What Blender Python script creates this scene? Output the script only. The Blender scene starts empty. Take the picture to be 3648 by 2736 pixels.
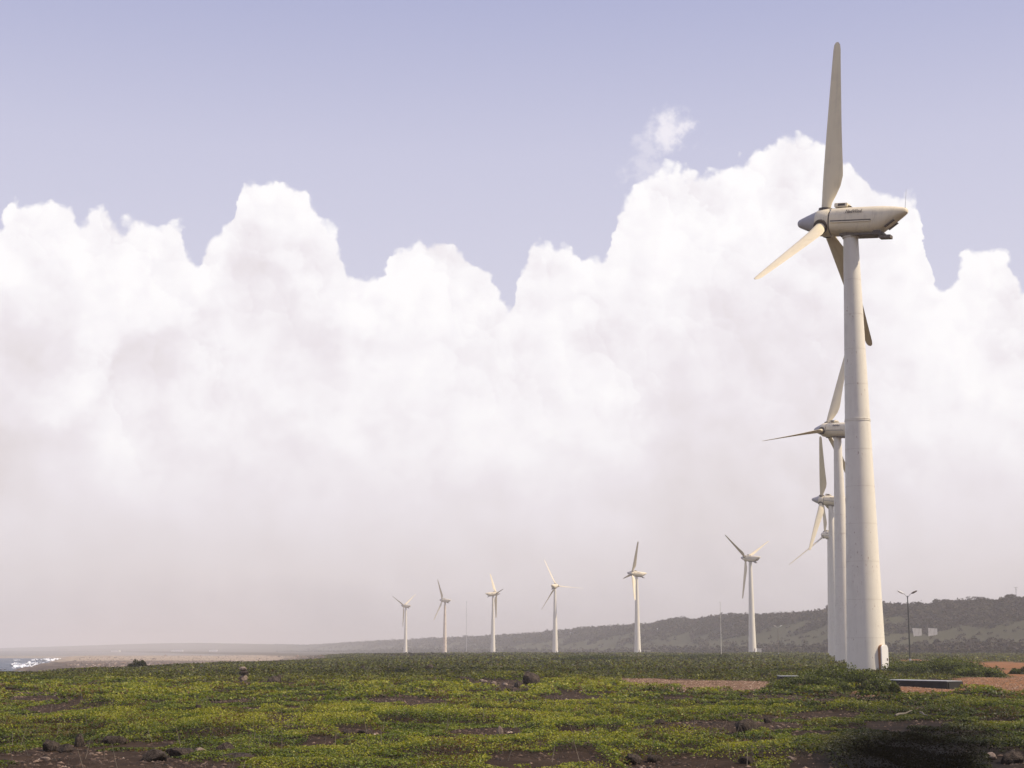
import bpy, bmesh, math, random
import numpy as np
from mathutils import Matrix, Vector
PI = math.pi
R = math.radians
rng = np.random.default_rng(7)
random.seed(7)
S = bpy.context.scene
COL = S.collection

# ------------------------------------------------------------------ camera
F = 5600.0                      # focal length in photo pixels (3648 x 2736)
EYE = 2.1
PITCH = math.atan(942 / F)
cam_d = bpy.data.cameras.new('camera')
cam = bpy.data.objects.new('camera', cam_d)
COL.objects.link(cam)
cam.location = (0, 0, EYE)
cam.rotation_euler = (PI / 2 + PITCH, 0, 0)
cam_d.sensor_width = 36
cam_d.lens = 36 * F / 3648
cam_d.clip_start = 0.1
cam_d.clip_end = 30000
S.camera = cam
S.view_settings.view_transform = 'Standard'
S.view_settings.look = 'None'
S.view_settings.exposure = 0.0
S.view_settings.gamma = 1.0
S.view_settings.use_curve_mapping = False
S.cycles.max_bounces = 6
S.cycles.volume_bounces = 1
S.cycles.transparent_max_bounces = 4
S.cycles.volume_step_rate = 4

SUN_AZ, SUN_EL = R(100), R(46)
sun_dir = Vector((math.sin(SUN_AZ) * math.cos(SUN_EL), math.cos(SUN_AZ) * math.cos(SUN_EL), math.sin(SUN_EL)))
sd = bpy.data.lights.new('sun', 'SUN')
sd.energy = 5.0
sd.angle = R(0.5)
sd.color = (1.0, 0.87, 0.68)
sun = bpy.data.objects.new('sun', sd)
COL.objects.link(sun)
sun.rotation_euler = (-sun_dir).to_track_quat('-Z', 'Y').to_euler()
sun.location = sun_dir * 200


def srgb(r, g, b):
    f = lambda c: (c / 255) / 12.92 if c / 255 <= 0.04045 else ((c / 255 + 0.055) / 1.055) ** 2.4
    return (f(r), f(g), f(b), 1.0)


def az_el(px, py):
    """direction of a photo point (full-resolution pixels) as azimuth / elevation"""
    x, v = (px - 1824) / F, (1368 - py) / F
    y = math.cos(PITCH) - v * math.sin(PITCH)
    z = math.sin(PITCH) + v * math.cos(PITCH)
    return math.atan2(x, y), math.atan2(z, math.hypot(x, y))


# ------------------------------------------------------------------ world: Nishita air and a bank of cumulus
world = bpy.data.worlds.new('World')
S.world = world
world.use_nodes = True
W = world.node_tree
W.nodes.clear()


class NB:
    """small node-building helper"""
    def __init__(s, tree):
        s.t = tree

    def n(s, kind, **kw):
        nd = s.t.nodes.new(kind)
        for k, v in kw.items():
            setattr(nd, k, v)
        return nd

    def put(s, sock, v):
        if isinstance(v, bpy.types.NodeSocket):
            s.t.links.new(v, sock)
        elif v is not None:
            sock.default_value = v

    def m(s, op, a, b=None, c=None, clamp=False):
        nd = s.n('ShaderNodeMath', operation=op, use_clamp=clamp)
        s.put(nd.inputs[0], a)
        s.put(nd.inputs[1], b)
        s.put(nd.inputs[2], c)
        return nd.outputs[0]

    def vm(s, op, a, b=None):
        nd = s.n('ShaderNodeVectorMath', operation=op)
        s.put(nd.inputs[0], a)
        if b is not None:
            if op == 'SCALE':
                s.put(nd.inputs['Scale'], b)
            else:
                s.put(nd.inputs[1], b)
        return nd.outputs[0]

    def mix(s, f, a, b, mode='MIX'):
        nd = s.n('ShaderNodeMix', data_type='RGBA', blend_type=mode)
        s.put(nd.inputs[0], f)
        s.put(nd.inputs[6], a)
        s.put(nd.inputs[7], b)
        return nd.outputs[2]

    def ss(s, x, a, b, lo=0.0, hi=1.0):
        nd = s.n('ShaderNodeMapRange', interpolation_type='SMOOTHSTEP')
        s.put(nd.inputs[0], x)
        for i, v in enumerate((a, b, lo, hi)):
            s.put(nd.inputs[i + 1], v)
        return nd.outputs[0]

    def noise(s, vec, scale, detail=4, rough=0.5, dist=0.0):
        nd = s.n('ShaderNodeTexNoise')
        s.put(nd.inputs['Vector'], vec)
        nd.inputs['Scale'].default_value = scale
        nd.inputs['Detail'].default_value = detail
        nd.inputs['Roughness'].default_value = rough
        nd.inputs['Distortion'].default_value = dist
        return nd

    def voro(s, vec, scale, smooth=0.6):
        nd = s.n('ShaderNodeTexVoronoi', feature='SMOOTH_F1')
        s.put(nd.inputs['Vector'], vec)
        nd.inputs['Scale'].default_value = scale
        nd.inputs['Smoothness'].default_value = smooth
        return nd.outputs['Distance']


b = NB(W)
AZ0, AZ1, EL1 = -0.36, 0.36, 0.45


def outline(pts):
    """cloud-top outline as a curve of elevation over azimuth"""
    out = []
    for x, y in pts:
        a, e = az_el(x * 3648 / 2212, y * 3648 / 2212)
        out.append(((a - AZ0) / (AZ1 - AZ0), e / EL1))
    return sorted(out)


def curve_node(x, pts):
    nd = b.n('ShaderNodeFloatCurve')
    b.put(nd.inputs['Value'], x)
    c = nd.mapping.curves[0]
    while len(c.points) < len(pts):
        c.points.new(0.5, 0.5)
    for p, (u, v) in zip(c.points, pts):
        p.location = (u, v)
        p.handle_type = 'AUTO'
    nd.mapping.extend = 'HORIZONTAL'
    nd.mapping.update()
    return nd.outputs[0]


TOPS = [(-120, 560), (-50, 520), (0, 492), (30, 432), (60, 438), (95, 428), (120, 414), (155, 425), (175, 458), (215, 456), (255, 480), (300, 470),
        (340, 484), (375, 474), (398, 505), (425, 560), (440, 532), (470, 503), (510, 478), (519, 405), (540, 378), (562, 402),
        (600, 386), (640, 400), (675, 440), (705, 470), (735, 522), (755, 580), (790, 592), (828, 590), (840, 540), (868, 516),
        (910, 508), (950, 508), (985, 535), (1020, 556), (1055, 575), (1080, 630), (1102, 650), (1116, 600), (1130, 565),
        (1165, 525), (1195, 535), (1225, 520), (1262, 560), (1285, 545), (1312, 540), (1325, 470), (1352, 440), (1390, 405),
        (1425, 372), (1480, 360), (1560, 352), (1640, 335), (1662, 300), (1700, 286), (1735, 296), (1770, 305), (1835, 335), (1880, 372),
        (1940, 402), (1975, 425), (1998, 480), (2008, 560), (2030, 632), (2065, 610), (2085, 550), (2115, 532), (2160, 540),
        (2190, 575), (2230, 600), (2330, 560)]
FRONT = [(-100, 900), (0, 870), (120, 890), (215, 840), (245, 765), (300, 700), (360, 668), (430, 640), (470, 590), (540, 560), (620, 600), (700, 640),
         (800, 660), (880, 700), (960, 690), (1050, 720), (1130, 700), (1200, 690), (1290, 690), (1400, 640), (1500, 560),
         (1600, 560), (1700, 600), (1800, 620), (1900, 660), (2000, 740), (2100, 730), (2212, 720), (2300, 720)]

tc = b.n('ShaderNodeTexCoord')
D = tc.outputs['Generated']
n1 = b.noise(D, 26, 5, 0.55)
warp = b.vm('SCALE', b.vm('SUBTRACT', n1.outputs['Color'], (0.5, 0.5, 0.5)), 0.012)
n2 = b.noise(D, 120, 5, 0.55)
warp2 = b.vm('SCALE', b.vm('SUBTRACT', n2.outputs['Color'], (0.5, 0.5, 0.5)), 0.006)
DW = b.vm('ADD', b.vm('ADD', D, warp), warp2)
sx = b.n('ShaderNodeSeparateXYZ')
b.put(sx.inputs[0], DW)
azn = b.m('ARCTAN2', sx.outputs[0], sx.outputs[1])
eln = b.m('ARCSINE', sx.outputs[2])
u = b.m('DIVIDE', b.m('SUBTRACT', azn, AZ0), AZ1 - AZ0, clamp=True)
sx0 = b.n('ShaderNodeSeparateXYZ')
b.put(sx0.inputs[0], D)
el0 = b.m('ARCSINE', sx0.outputs[2])
top = b.m('MULTIPLY', curve_node(u, outline(TOPS)), EL1)
# away from the photographed quarter the bank goes on with tops of its own
nb = b.noise(D, 3.0, 4, 0.6)
away = b.ss(b.m('ABSOLUTE', azn), 0.34, 0.5)
topx = b.m('ADD', b.m('MULTIPLY', nb.outputs['Fac'], 0.42), 0.04)
top = b.m('ADD', b.m('MULTIPLY', top, b.m('SUBTRACT', 1.0, away)), b.m('MULTIPLY', topx, away))
# billows: rounded cells of two sizes
v1 = b.voro(DW, 48)
v2 = b.voro(DW, 110)
v3 = b.voro(DW, 240)
bil = b.m('ADD', b.m('ADD', b.m('MULTIPLY', b.m('SUBTRACT', 0.42, v1), 0.018), b.m('MULTIPLY', b.m('SUBTRACT', 0.42, v2), 0.011)),
          b.m('MULTIPLY', b.m('SUBTRACT', 0.42, v3), 0.004))
depth = b.m('ADD', b.m('SUBTRACT', top, eln), bil)
mask = b.ss(depth, -0.0014, 0.0050)
# light on the bank: relief seen from a shifted sample, soft large shading, greyer base
LS = (0.010, 0.0, 0.010)
DS = b.vm('ADD', DW, LS)
r1 = b.noise(DW, 14, 6, 0.5)
r2 = b.noise(DS, 14, 6, 0.5)
relief = b.m('MULTIPLY', b.m('SUBTRACT', r1.outputs['Fac'], r2.outputs['Fac']), 1.0)
big = b.noise(D, 5.5, 3, 0.5)
front = b.m('SUBTRACT', b.m('MULTIPLY', curve_node(u, outline(FRONT)), EL1), b.m('ADD', eln, b.m('MULTIPLY', b.m('SUBTRACT', r1.outputs['Fac'], 0.5), -0.05)))
frontm = b.ss(front, -0.004, 0.015)
frontfade = b.ss(front, 0.0, 0.07, 1.0, 0.15)
frontside = b.ss(u, 0.46, 0.30, 0.25, 1.0)      # the dark front is strongest in the left half of the bank
shade = b.m('MULTIPLY', b.ss(depth, 0.0, 0.12), 0.17)
shade = b.m('ADD', shade, b.m('MULTIPLY', b.ss(big.outputs['Fac'], 0.42, 0.62), b.m('MULTIPLY', b.m('MULTIPLY', b.ss(depth, 0.02, 0.09), 0.31), b.ss(el0, 0.02, 0.11, 0.15, 1.0))))
shade = b.m('ADD', shade, b.m('MULTIPLY', b.m('MULTIPLY', b.m('MULTIPLY', frontm, frontfade), frontside), 0.24))
shade = b.m('ADD', shade, b.m('MULTIPLY', relief, b.ss(el0, 0.04, 0.16, 0.35, 1.3)))


def lobes(scale, amt, lo, hi):
    """rounded heads: each cell is brighter towards the sun and greyer on its lee side"""
    nd = b.n('ShaderNodeTexVoronoi', feature='F1')
    LW = b.vm('ADD', DW, b.vm('SCALE', b.vm('SUBTRACT', b.noise(D, scale * 1.6, 4, 0.55).outputs['Color'], (0.5, 0.5, 0.5)), 0.9 / scale))
    b.put(nd.inputs['Vector'], LW)
    nd.inputs['Scale'].default_value = scale
    off = b.vm('SCALE', b.vm('SUBTRACT', LW, nd.outputs['Position']), scale)
    dt = b.n('ShaderNodeVectorMath', operation='DOT_PRODUCT')
    b.put(dt.inputs[0], off)
    b.put(dt.inputs[1], (-0.75, 0.0, -0.65))
    k = b.m('MULTIPLY', b.ss(el0, lo, hi), b.ss(r1.outputs['Fac'], 0.40, 0.60, 0.3, 1.0))
    return b.m('MULTIPLY', b.m('MULTIPLY', dt.outputs['Value'], amt), k)


shade = b.m('ADD', shade, lobes(17, 0.09, 0.05, 0.17))
shade = b.m('ADD', shade, lobes(44, 0.09, 0.10, 0.20))
cell = b.m('MULTIPLY', b.ss(b.m('ADD', b.m('MULTIPLY', v1, 0.6), b.m('MULTIPLY', v2, 0.4)), 0.25, 0.62), b.ss(depth, 0.10, 0.01))
shade = b.m('ADD', shade, b.m('MULTIPLY', cell, 0.16))
low = b.ss(el0, 0.145, -0.015)
shade = b.m('ADD', shade, b.m('MULTIPLY', low, 0.80))
ramp = b.n('ShaderNodeValToRGB')
b.put(ramp.inputs[0], b.m('MULTIPLY', shade, 1.0, clamp=True))
e = ramp.color_ramp.elements
e[0].position = 0.0
e[0].color = (1.04, 1.02, 1.03, 1)
e[1].position = 1.0
e[1].color = srgb(205, 197, 200)
for p, c in ((0.16, srgb(253, 250, 253)), (0.40, srgb(241, 235, 240)), (0.75, srgb(228, 220, 222))):
    q = e.new(p)
    q.color = c
cloud = ramp.outputs[0]
# clear air: Nishita, veiled by the sea haze
sky = b.n('ShaderNodeTexSky', sky_type='NISHITA', sun_disc=False)
sky.sun_elevation = SUN_EL
sky.sun_rotation = SUN_AZ
sky.air_density = 1.0
sky.dust_density = 1.5
STR = 0.1
nish = b.mix(1.0, sky.outputs[0], (STR, STR, STR, 1), 'MULTIPLY')
airr = b.n('ShaderNodeValToRGB')
b.put(airr.inputs[0], b.ss(el0, 0.12, 0.55))
e = airr.color_ramp.elements
e[0].color = srgb(226, 223, 238)
e[1].color = srgb(158, 165, 210)
q = e.new(0.42)
q.color = srgb(210, 209, 232)
air = b.mix(0.88, nish, airr.outputs[0])
# a torn puff above the right-hand tower of cloud
pa, pe = az_el(1445 * 1.649, 285 * 1.649)
dx = b.m('DIVIDE', b.m('SUBTRACT', azn, pa), 0.0150)
dy = b.m('DIVIDE', b.m('SUBTRACT', eln, pe), 0.0150)
pr = b.m('SQRT', b.m('ADD', b.m('MULTIPLY', dx, dx), b.m('MULTIPLY', dy, dy)))
puff = b.m('MULTIPLY', b.ss(b.m('ADD', pr, b.m('MULTIPLY', b.m('SUBTRACT', n2.outputs['Fac'], 0.5), 2.2)), 1.25, 0.1), 0.85)
pa2, pe2 = az_el(1400 * 1.649, 360 * 1.649)
dx = b.m('DIVIDE', b.m('SUBTRACT', azn, pa2), 0.014)
dy = b.m('DIVIDE', b.m('SUBTRACT', eln, pe2), 0.024)
pr = b.m('SQRT', b.m('ADD', b.m('MULTIPLY', dx, dx), b.m('MULTIPLY', dy, dy)))
puff2 = b.m('MULTIPLY', b.ss(b.m('ADD', pr, b.m('MULTIPLY', b.m('SUBTRACT', n2.outputs['Fac'], 0.5), 3.5)), 1.1, 0.0), 0.35)
air = b.mix(b.m('MAXIMUM', puff, puff2), air, srgb(250, 246, 252))
skyc = b.mix(mask, air, cloud)
inv = b.mix(1.0, skyc, (1 / STR, 1 / STR, 1 / STR, 1), 'MULTIPLY')
bg = b.n('ShaderNodeBackground')
b.put(bg.inputs[0], inv)
bg.inputs[1].default_value = STR
out = b.n('ShaderNodeOutputWorld')
W.links.new(bg.outputs[0], out.inputs[0])
world.cycles.sampling_method = 'MANUAL'
world.cycles.sample_map_resolution = 512

# ------------------------------------------------------------------ helpers


def tag(o, label=None, cat=None, group=None, kind=None):
    if label:
        o['label'] = label
    if cat:
        o['category'] = cat
    if group:
        o['group'] = group
    if kind:
        o['kind'] = kind
    return o


def link(name, me, parent=None, mat=None):
    o = bpy.data.objects.new(name, me)
    COL.objects.link(o)
    if parent is not None:
        o.parent = parent
    if mat is not None and me is not None and not me.materials:
        me.materials.append(mat)
    return o


def empty(name, loc, rz=0.0):
    o = bpy.data.objects.new(name, None)
    COL.objects.link(o)
    o.location = loc
    o.rotation_euler = (0, 0, rz)
    o.empty_display_size = 0.3
    return o


def bm_mesh(bm, name, smooth=False, angle=None):
    bmesh.ops.recalc_face_normals(bm, faces=bm.faces)
    me = bpy.data.meshes.new(name)
    bm.to_mesh(me)
    bm.free()
    if smooth:
        me.shade_smooth()
        if angle:
            me.set_sharp_from_angle(angle=angle)
    return me


def box(bm, c, s, rot=None, bevel=0.0):
    m = Matrix.Translation(c) @ (rot.to_4x4() if rot else Matrix()) @ Matrix.Diagonal((s[0], s[1], s[2], 1))
    r = bmesh.ops.create_cube(bm, size=1.0, matrix=m)
    if bevel:
        ed = list({e for v in r['verts'] for e in v.link_edges})
        bmesh.ops.bevel(bm, geom=ed, offset=bevel, segments=2, affect='EDGES')
    return r


def tube(bm, p0, p1, r0, r1=None, n=10, caps=True):
    p0, p1 = Vector(p0), Vector(p1)
    r1 = r0 if r1 is None else r1
    d = p1 - p0
    m = Matrix.Translation((p0 + p1) / 2) @ d.to_track_quat('Z', 'Y').to_matrix().to_4x4()
    bmesh.ops.create_cone(bm, cap_ends=caps, segments=n, radius1=r0, radius2=r1, depth=d.length, matrix=m)


def loft(bm, rings, cap0=True, cap1=True):
    vs = [[bm.verts.new(p) for p in ring] for ring in rings]
    for a, c in zip(vs, vs[1:]):
        k = len(a)
        for i in range(k):
            bm.faces.new((a[i], a[(i + 1) % k], c[(i + 1) % k], c[i]))
    if cap0:
        bm.faces.new(vs[0][::-1])
    if cap1:
        bm.faces.new(vs[-1])


def raw_mesh(name, V, nper, cols=None, mat=None, smooth=False):
    """mesh of separate polygons of nper vertices each, from an (n*nper,3) array"""
    V = np.ascontiguousarray(V, dtype=np.float32)
    nv = len(V)
    me = bpy.data.meshes.new(name)
    me.vertices.add(nv)
    me.vertices.foreach_set('co', V.ravel())
    me.loops.add(nv)
    me.loops.foreach_set('vertex_index', np.arange(nv, dtype=np.int32))
    npoly = nv // nper
    me.polygons.add(npoly)
    me.polygons.foreach_set('loop_start', np.arange(0, nv, nper, dtype=np.int32))
    if cols is not None:
        at = me.attributes.new('tint', 'FLOAT_COLOR', 'POINT')
        c = np.ones((nv, 4), np.float32)
        c[:, :3] = np.repeat(cols, nper, axis=0)
        at.data.foreach_set('color', c.ravel())
    me.update(calc_edges=True)
    if mat:
        me.materials.append(mat)
    return me


def leaf_quads(P, size, up=0.6, aspect=0.5, tri=False):
    """random leaf-shaped faces around points P"""
    n = len(P)
    nrm = rng.normal(size=(n, 3))
    nrm[:, 2] = np.abs(nrm[:, 2]) + up * 2
    nrm /= np.linalg.norm(nrm, axis=1)[:, None]
    t = rng.normal(size=(n, 3))
    t[:, 2] += up
    t -= nrm * (t * nrm).sum(1)[:, None]
    t /= np.linalg.norm(t, axis=1)[:, None]
    s = np.cross(nrm, t)
    a = size[:, None] * 0.5
    if tri:
        V = np.stack([P + t * a * 1.3, P - t * a * .7 + s * a * aspect * 1.5, P - t * a * .7 - s * a * aspect * 1.5], 1)
        return V.reshape(-1, 3)
    V = np.stack([P + t * a * 1.1, P + s * a * aspect * 1.1, P - t * a, P - s * a * aspect * 1.1], 1)
    return V.reshape(-1, 3)


def _hash(i, j, seed):
    h = (i.astype(np.int64) * 374761393 + j.astype(np.int64) * 668265263 + seed * 974634777) & 0x7fffffff
    h = ((h ^ (h >> 13)) * 1274126177) & 0x7fffffff
    return ((h ^ (h >> 16)) & 0xffff) / 65535.0


def vnoise(x, y, seed=0):
    xi, yi = np.floor(x), np.floor(y)
    fx, fy = x - xi, y - yi
    fx = fx * fx * (3 - 2 * fx)
    fy = fy * fy * (3 - 2 * fy)
    a = _hash(xi, yi, seed)
    c = _hash(xi + 1, yi, seed)
    d = _hash(xi, yi + 1, seed)
    g = _hash(xi + 1, yi + 1, seed)
    return (a * (1 - fx) + c * fx) * (1 - fy) + (d * (1 - fx) + g * fx) * fy


def fbm(x, y, seed=0, octv=4):
    s, a, t = 0, 1.0, 0
    for k in range(octv):
        s = s + a * vnoise(x * 2 ** k + 17.3 * k, y * 2 ** k - 9.1 * k, seed + k)
        t += a
        a *= 0.5
    return s / t


def sst(x, a, c):
    t = np.clip((x - a) / (c - a), 0, 1)
    return t * t * (3 - 2 * t)


def gpt(px, py, z=0.0):
    """ground point below the photo pixel, on the level z"""
    x, v = (px - 1824) / F, (1368 - py) / F
    y = math.cos(PITCH) - v * math.sin(PITCH)
    zz = math.sin(PITCH) + v * math.cos(PITCH)
    t = (z - EYE) / zz
    return x * t, y * t


def to_px(x, y):
    """where level ground at (x, y) sits in the photograph (used to lay out bare patches)"""
    c, s = math.cos(PITCH), math.sin(PITCH)
    d = y * c - EYE * s
    v = -y * s - EYE * c
    d = np.maximum(d, 0.5)
    return 1824 + F * x / d, 1368 - F * v / d


# ------------------------------------------------------------------ materials
def new_mat(name):
    m = bpy.data.materials.new(name)
    m.use_nodes = True
    m.node_tree.nodes.clear()
    return m, NB(m.node_tree)


def finish(m, q, shader, disp=None):
    o = q.n('ShaderNodeOutputMaterial')
    q.t.links.new(shader, o.inputs[0])
    return m


def principled(q, col, rough=0.5, spec=0.4, normal=None, metal=0.0):
    p = q.n('ShaderNodeBsdfPrincipled')
    q.put(p.inputs['Base Color'], col)
    q.put(p.inputs['Roughness'], rough)
    p.inputs['Specular IOR Level'].default_value = spec
    p.inputs['Metallic'].default_value = metal
    if normal is not None:
        q.put(p.inputs['Normal'], normal)
    return p.outputs[0]


def bump(q, h, strength=0.3, dist=0.02):
    n = q.n('ShaderNodeBump')
    n.inputs['Strength'].default_value = strength
    n.inputs['Distance'].default_value = dist
    q.put(n.inputs['Height'], h)
    return n.outputs[0]


def paint(name, col, rough=0.42, rust=0.0, dirt=0.25, scale=1.0, grime=(0.30, 0.25, 0.19)):
    """weathered paint: streaky grime, chalky patches and small rust specks"""
    m, q = new_mat(name)
    co = q.n('ShaderNodeTexCoord').outputs['Object']
    mp = q.n('ShaderNodeMapping')
    mp.inputs['Scale'].default_value = (1.6 * scale, 1.6 * scale, 0.10 * scale)
    q.put(mp.inputs[0], co)
    streak = q.noise(mp.outputs[0], 2.2, 6, 0.62).outputs['Fac']
    patch = q.noise(co, 0.8 * scale, 5, 0.6).outputs['Fac']
    f = q.m('MULTIPLY', q.ss(q.m('MULTIPLY', q.m('ADD', streak, patch), 0.5), 0.46, 0.66), dirt)
    c = q.mix(f, (*col, 1), (*grime, 1))
    fine = q.noise(co, 30 * scale, 3, 0.6).outputs['Fac']
    c = q.mix(q.ss(fine, 0.3, 0.7, 0.0, 0.10), c, (*[v * 0.7 for v in col], 1))
    if rust:
        mp2 = q.n('ShaderNodeMapping')
        mp2.inputs['Scale'].default_value = (1, 1, 0.35)
        q.put(mp2.inputs[0], co)
        sp = q.noise(mp2.outputs[0], 7.0, 5, 0.7).outputs['Fac']
        zone = q.noise(co, 0.6, 2, 0.5).outputs['Fac']
        rf = q.m('MULTIPLY', q.ss(sp, 0.62, 0.68), q.ss(zone, 0.45, 0.57))
        c = q.mix(q.m('MULTIPLY', rf, rust), c, (0.26, 0.10, 0.05, 1))
    nr = bump(q, q.m('ADD', patch, q.m('MULTIPLY', fine, 0.15)), 0.10, 0.05)
    return finish(m, q, principled(q, c, q.ss(patch, 0.3, 0.7, rough - 0.08, rough + 0.14), 0.4, nr))


M_TOWER = paint('tower_paint', (0.77, 0.72, 0.61), 0.45, rust=1.0, dirt=0.13)
M_STREAK = paint('rust_streaked_paint', (0.72, 0.62, 0.50), 0.5, rust=0.9, dirt=0.9, scale=0.7, grime=(0.42, 0.24, 0.12))
M_NAC = paint('nacelle_paint', (0.82, 0.72, 0.52), 0.42, rust=0.6, dirt=0.25, scale=1.5)
M_BLADE = paint('blade_gelcoat', (0.81, 0.70, 0.47), 0.38, rust=0.0, dirt=0.22, scale=0.8)
M_CONE = paint('nose_cone_grey', (0.43, 0.405, 0.40), 0.5, dirt=0.3)
M_DARK = paint('dark_steel', (0.075, 0.06, 0.05), 0.6, dirt=0.5, grime=(0.14, 0.09, 0.06))
M_BROWN = paint('weathered_bracket', (0.12, 0.095, 0.075), 0.7, dirt=0.5)
M_RUSTE = paint('rusty_edge', (0.34, 0.17, 0.07), 0.7, dirt=0.6, grime=(0.16, 0.07, 0.03))
M_WHITE = paint('white_paint', (0.78, 0.76, 0.72), 0.5, dirt=0.25)
M_HUT = paint('hut_wall', (0.42, 0.38, 0.33), 0.7, dirt=0.5)
M_ROOFH = paint('hut_roof', (0.60, 0.55, 0.48), 0.7, dirt=0.4)
M_POLE = paint('pole_dark_green', (0.035, 0.042, 0.035), 0.5, dirt=0.3)
M_GALV = paint('galvanised_steel', (0.50, 0.50, 0.50), 0.4, dirt=0.3)
M_WOODP = paint('grey_timber', (0.16, 0.13, 0.10), 0.8, dirt=0.5)
M_INK = paint('dark_lettering', (0.06, 0.045, 0.04), 0.5, dirt=0.2)
M_SLABD = paint('dark_plinth_side', (0.012, 0.013, 0.012), 0.7, dirt=0.2, grime=(0.05, 0.045, 0.035))
M_SLABT = paint('pale_plinth_top', (0.42, 0.44, 0.45), 0.6, dirt=0.4)
M_PALE = paint('pale_render', (0.62, 0.58, 0.52), 0.8, dirt=0.6)

# leaves
M_LEAF, q = new_mat('leaf')
at = q.n('ShaderNodeAttribute', attribute_name='tint').outputs['Color']
df = principled(q, at, 0.50, 0.30)
lum = q.n('ShaderNodeRGBToBW')
q.put(lum.inputs[0], at)
q.put(df.node.inputs['Specular IOR Level'], q.ss(lum.outputs[0], 0.006, 0.03, 0.0, 0.32))
tr = q.n('ShaderNodeBsdfTranslucent')
q.put(tr.inputs[0], q.mix(1.0, at, (1.25, 1.30, 0.55, 1), 'MULTIPLY'))
mx = q.n('ShaderNodeMixShader')
mx.inputs[0].default_value = 0.38
q.t.links.new(df, mx.inputs[1])
q.t.links.new(tr.outputs[0], mx.inputs[2])
finish(M_LEAF, q, mx.outputs[0])

M_CROWN, q = new_mat('distant_foliage')
at = q.n('ShaderNodeAttribute', attribute_name='tint').outputs['Color']
finish(M_CROWN, q, principled(q, at, 0.75, 0.15))

# ground
M_GROUND, q = new_mat('ground_earth')
at = q.n('ShaderNodeAttribute', attribute_name='tint').outputs['Color']
co = q.n('ShaderNodeTexCoord').outputs['Object']
g1 = q.noise(co, 0.9, 8, 0.62).outputs['Fac']
g2 = q.noise(co, 9.0, 6, 0.65).outputs['Fac']
g3 = q.noise(co, 0.035, 5, 0.6).outputs['Fac']
c = q.mix(q.ss(g1, 0.35, 0.65), at, q.mix(1.0, at, (0.55, 0.52, 0.50, 1), 'MULTIPLY'))
c = q.mix(q.ss(g2, 0.54, 0.72, 0, 0.55), c, q.mix(1.0, at, (1.7, 1.65, 1.6, 1), 'MULTIPLY'))
c = q.mix(q.ss(g3, 0.4, 0.65, 0, 0.4), c, q.mix(1.0, at, (0.65, 0.68, 0.6, 1), 'MULTIPLY'))
nr = bump(q, q.m('ADD', g1, q.m('MULTIPLY', g2, 0.5)), 0.7, 0.08)
finish(M_GROUND, q, principled(q, c, 0.95, 0.1, nr))

# rock
M_ROCK, q = new_mat('rock')
at = q.n('ShaderNodeObjectInfo')
co = q.n('ShaderNodeTexCoord').outputs['Object']
g1 = q.noise(co, 3.0, 8, 0.65).outputs['Fac']
g2 = q.noise(co, 14.0, 6, 0.65).outputs['Fac']
c = q.mix(q.ss(g1, 0.38, 0.62), (0.028, 0.022, 0.018, 1), (0.085, 0.064, 0.050, 1))
c = q.mix(q.ss(g2, 0.58, 0.70, 0, 0.6), c, (0.30, 0.25, 0.21, 1))
finish(M_ROCK, q, principled(q, c, 0.9, 0.15, bump(q, q.m('ADD', g1, g2), 0.8, 0.06)))
M_ROCKP, q = new_mat('pale_rock')
co = q.n('ShaderNodeTexCoord').outputs['Object']
g1 = q.noise(co, 3.0, 8, 0.65).outputs['Fac']
g2 = q.noise(co, 16.0, 6, 0.65).outputs['Fac']
c = q.mix(q.ss(g1, 0.35, 0.62), (0.42, 0.33, 0.26, 1), (0.22, 0.16, 0.13, 1))
c = q.mix(q.ss(g2, 0.6, 0.7, 0, 0.5), c, (0.10, 0.075, 0.06, 1))
finish(M_ROCKP, q, principled(q, c, 0.9, 0.15, bump(q, q.m('ADD', g1, g2), 0.8, 0.05)))
M_STONES, q = new_mat('loose_stones')
at = q.n('ShaderNodeAttribute', attribute_name='tint').outputs['Color']
finish(M_STONES, q, principled(q, at, 0.9, 0.15))

# sea
M_SEA, q = new_mat('sea_water')
co = q.n('ShaderNodeTexCoord').outputs['Object']
mp = q.n('ShaderNodeMapping')
mp.inputs['Scale'].default_value = (0.45, 1.0, 1.0)
mp.inputs['Rotation'].default_value = (0, 0, 0.5)
q.put(mp.inputs[0], co)
w1 = q.noise(mp.outputs[0], 0.09, 7, 0.62, 0.4).outputs['Fac']
w2 = q.noise(mp.outputs[0], 0.03, 6, 0.7).outputs['Fac']
c = q.mix(q.ss(w1, 0.40, 0.60), (0.010, 0.024, 0.045, 1), (0.035, 0.065, 0.095, 1))
c = q.mix(q.ss(w1, 0.655, 0.68), c, (0.75, 0.78, 0.80, 1))
finish(M_SEA, q, principled(q, c, q.ss(w1, 0.6, 0.7, 0.38, 0.8), 0.22, bump(q, w1, 1.0, 3.0)))
M_FOAM, q = new_mat('foam')
finish(M_FOAM, q, principled(q, (0.86, 0.88, 0.90, 1), 0.8, 0.2))

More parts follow.
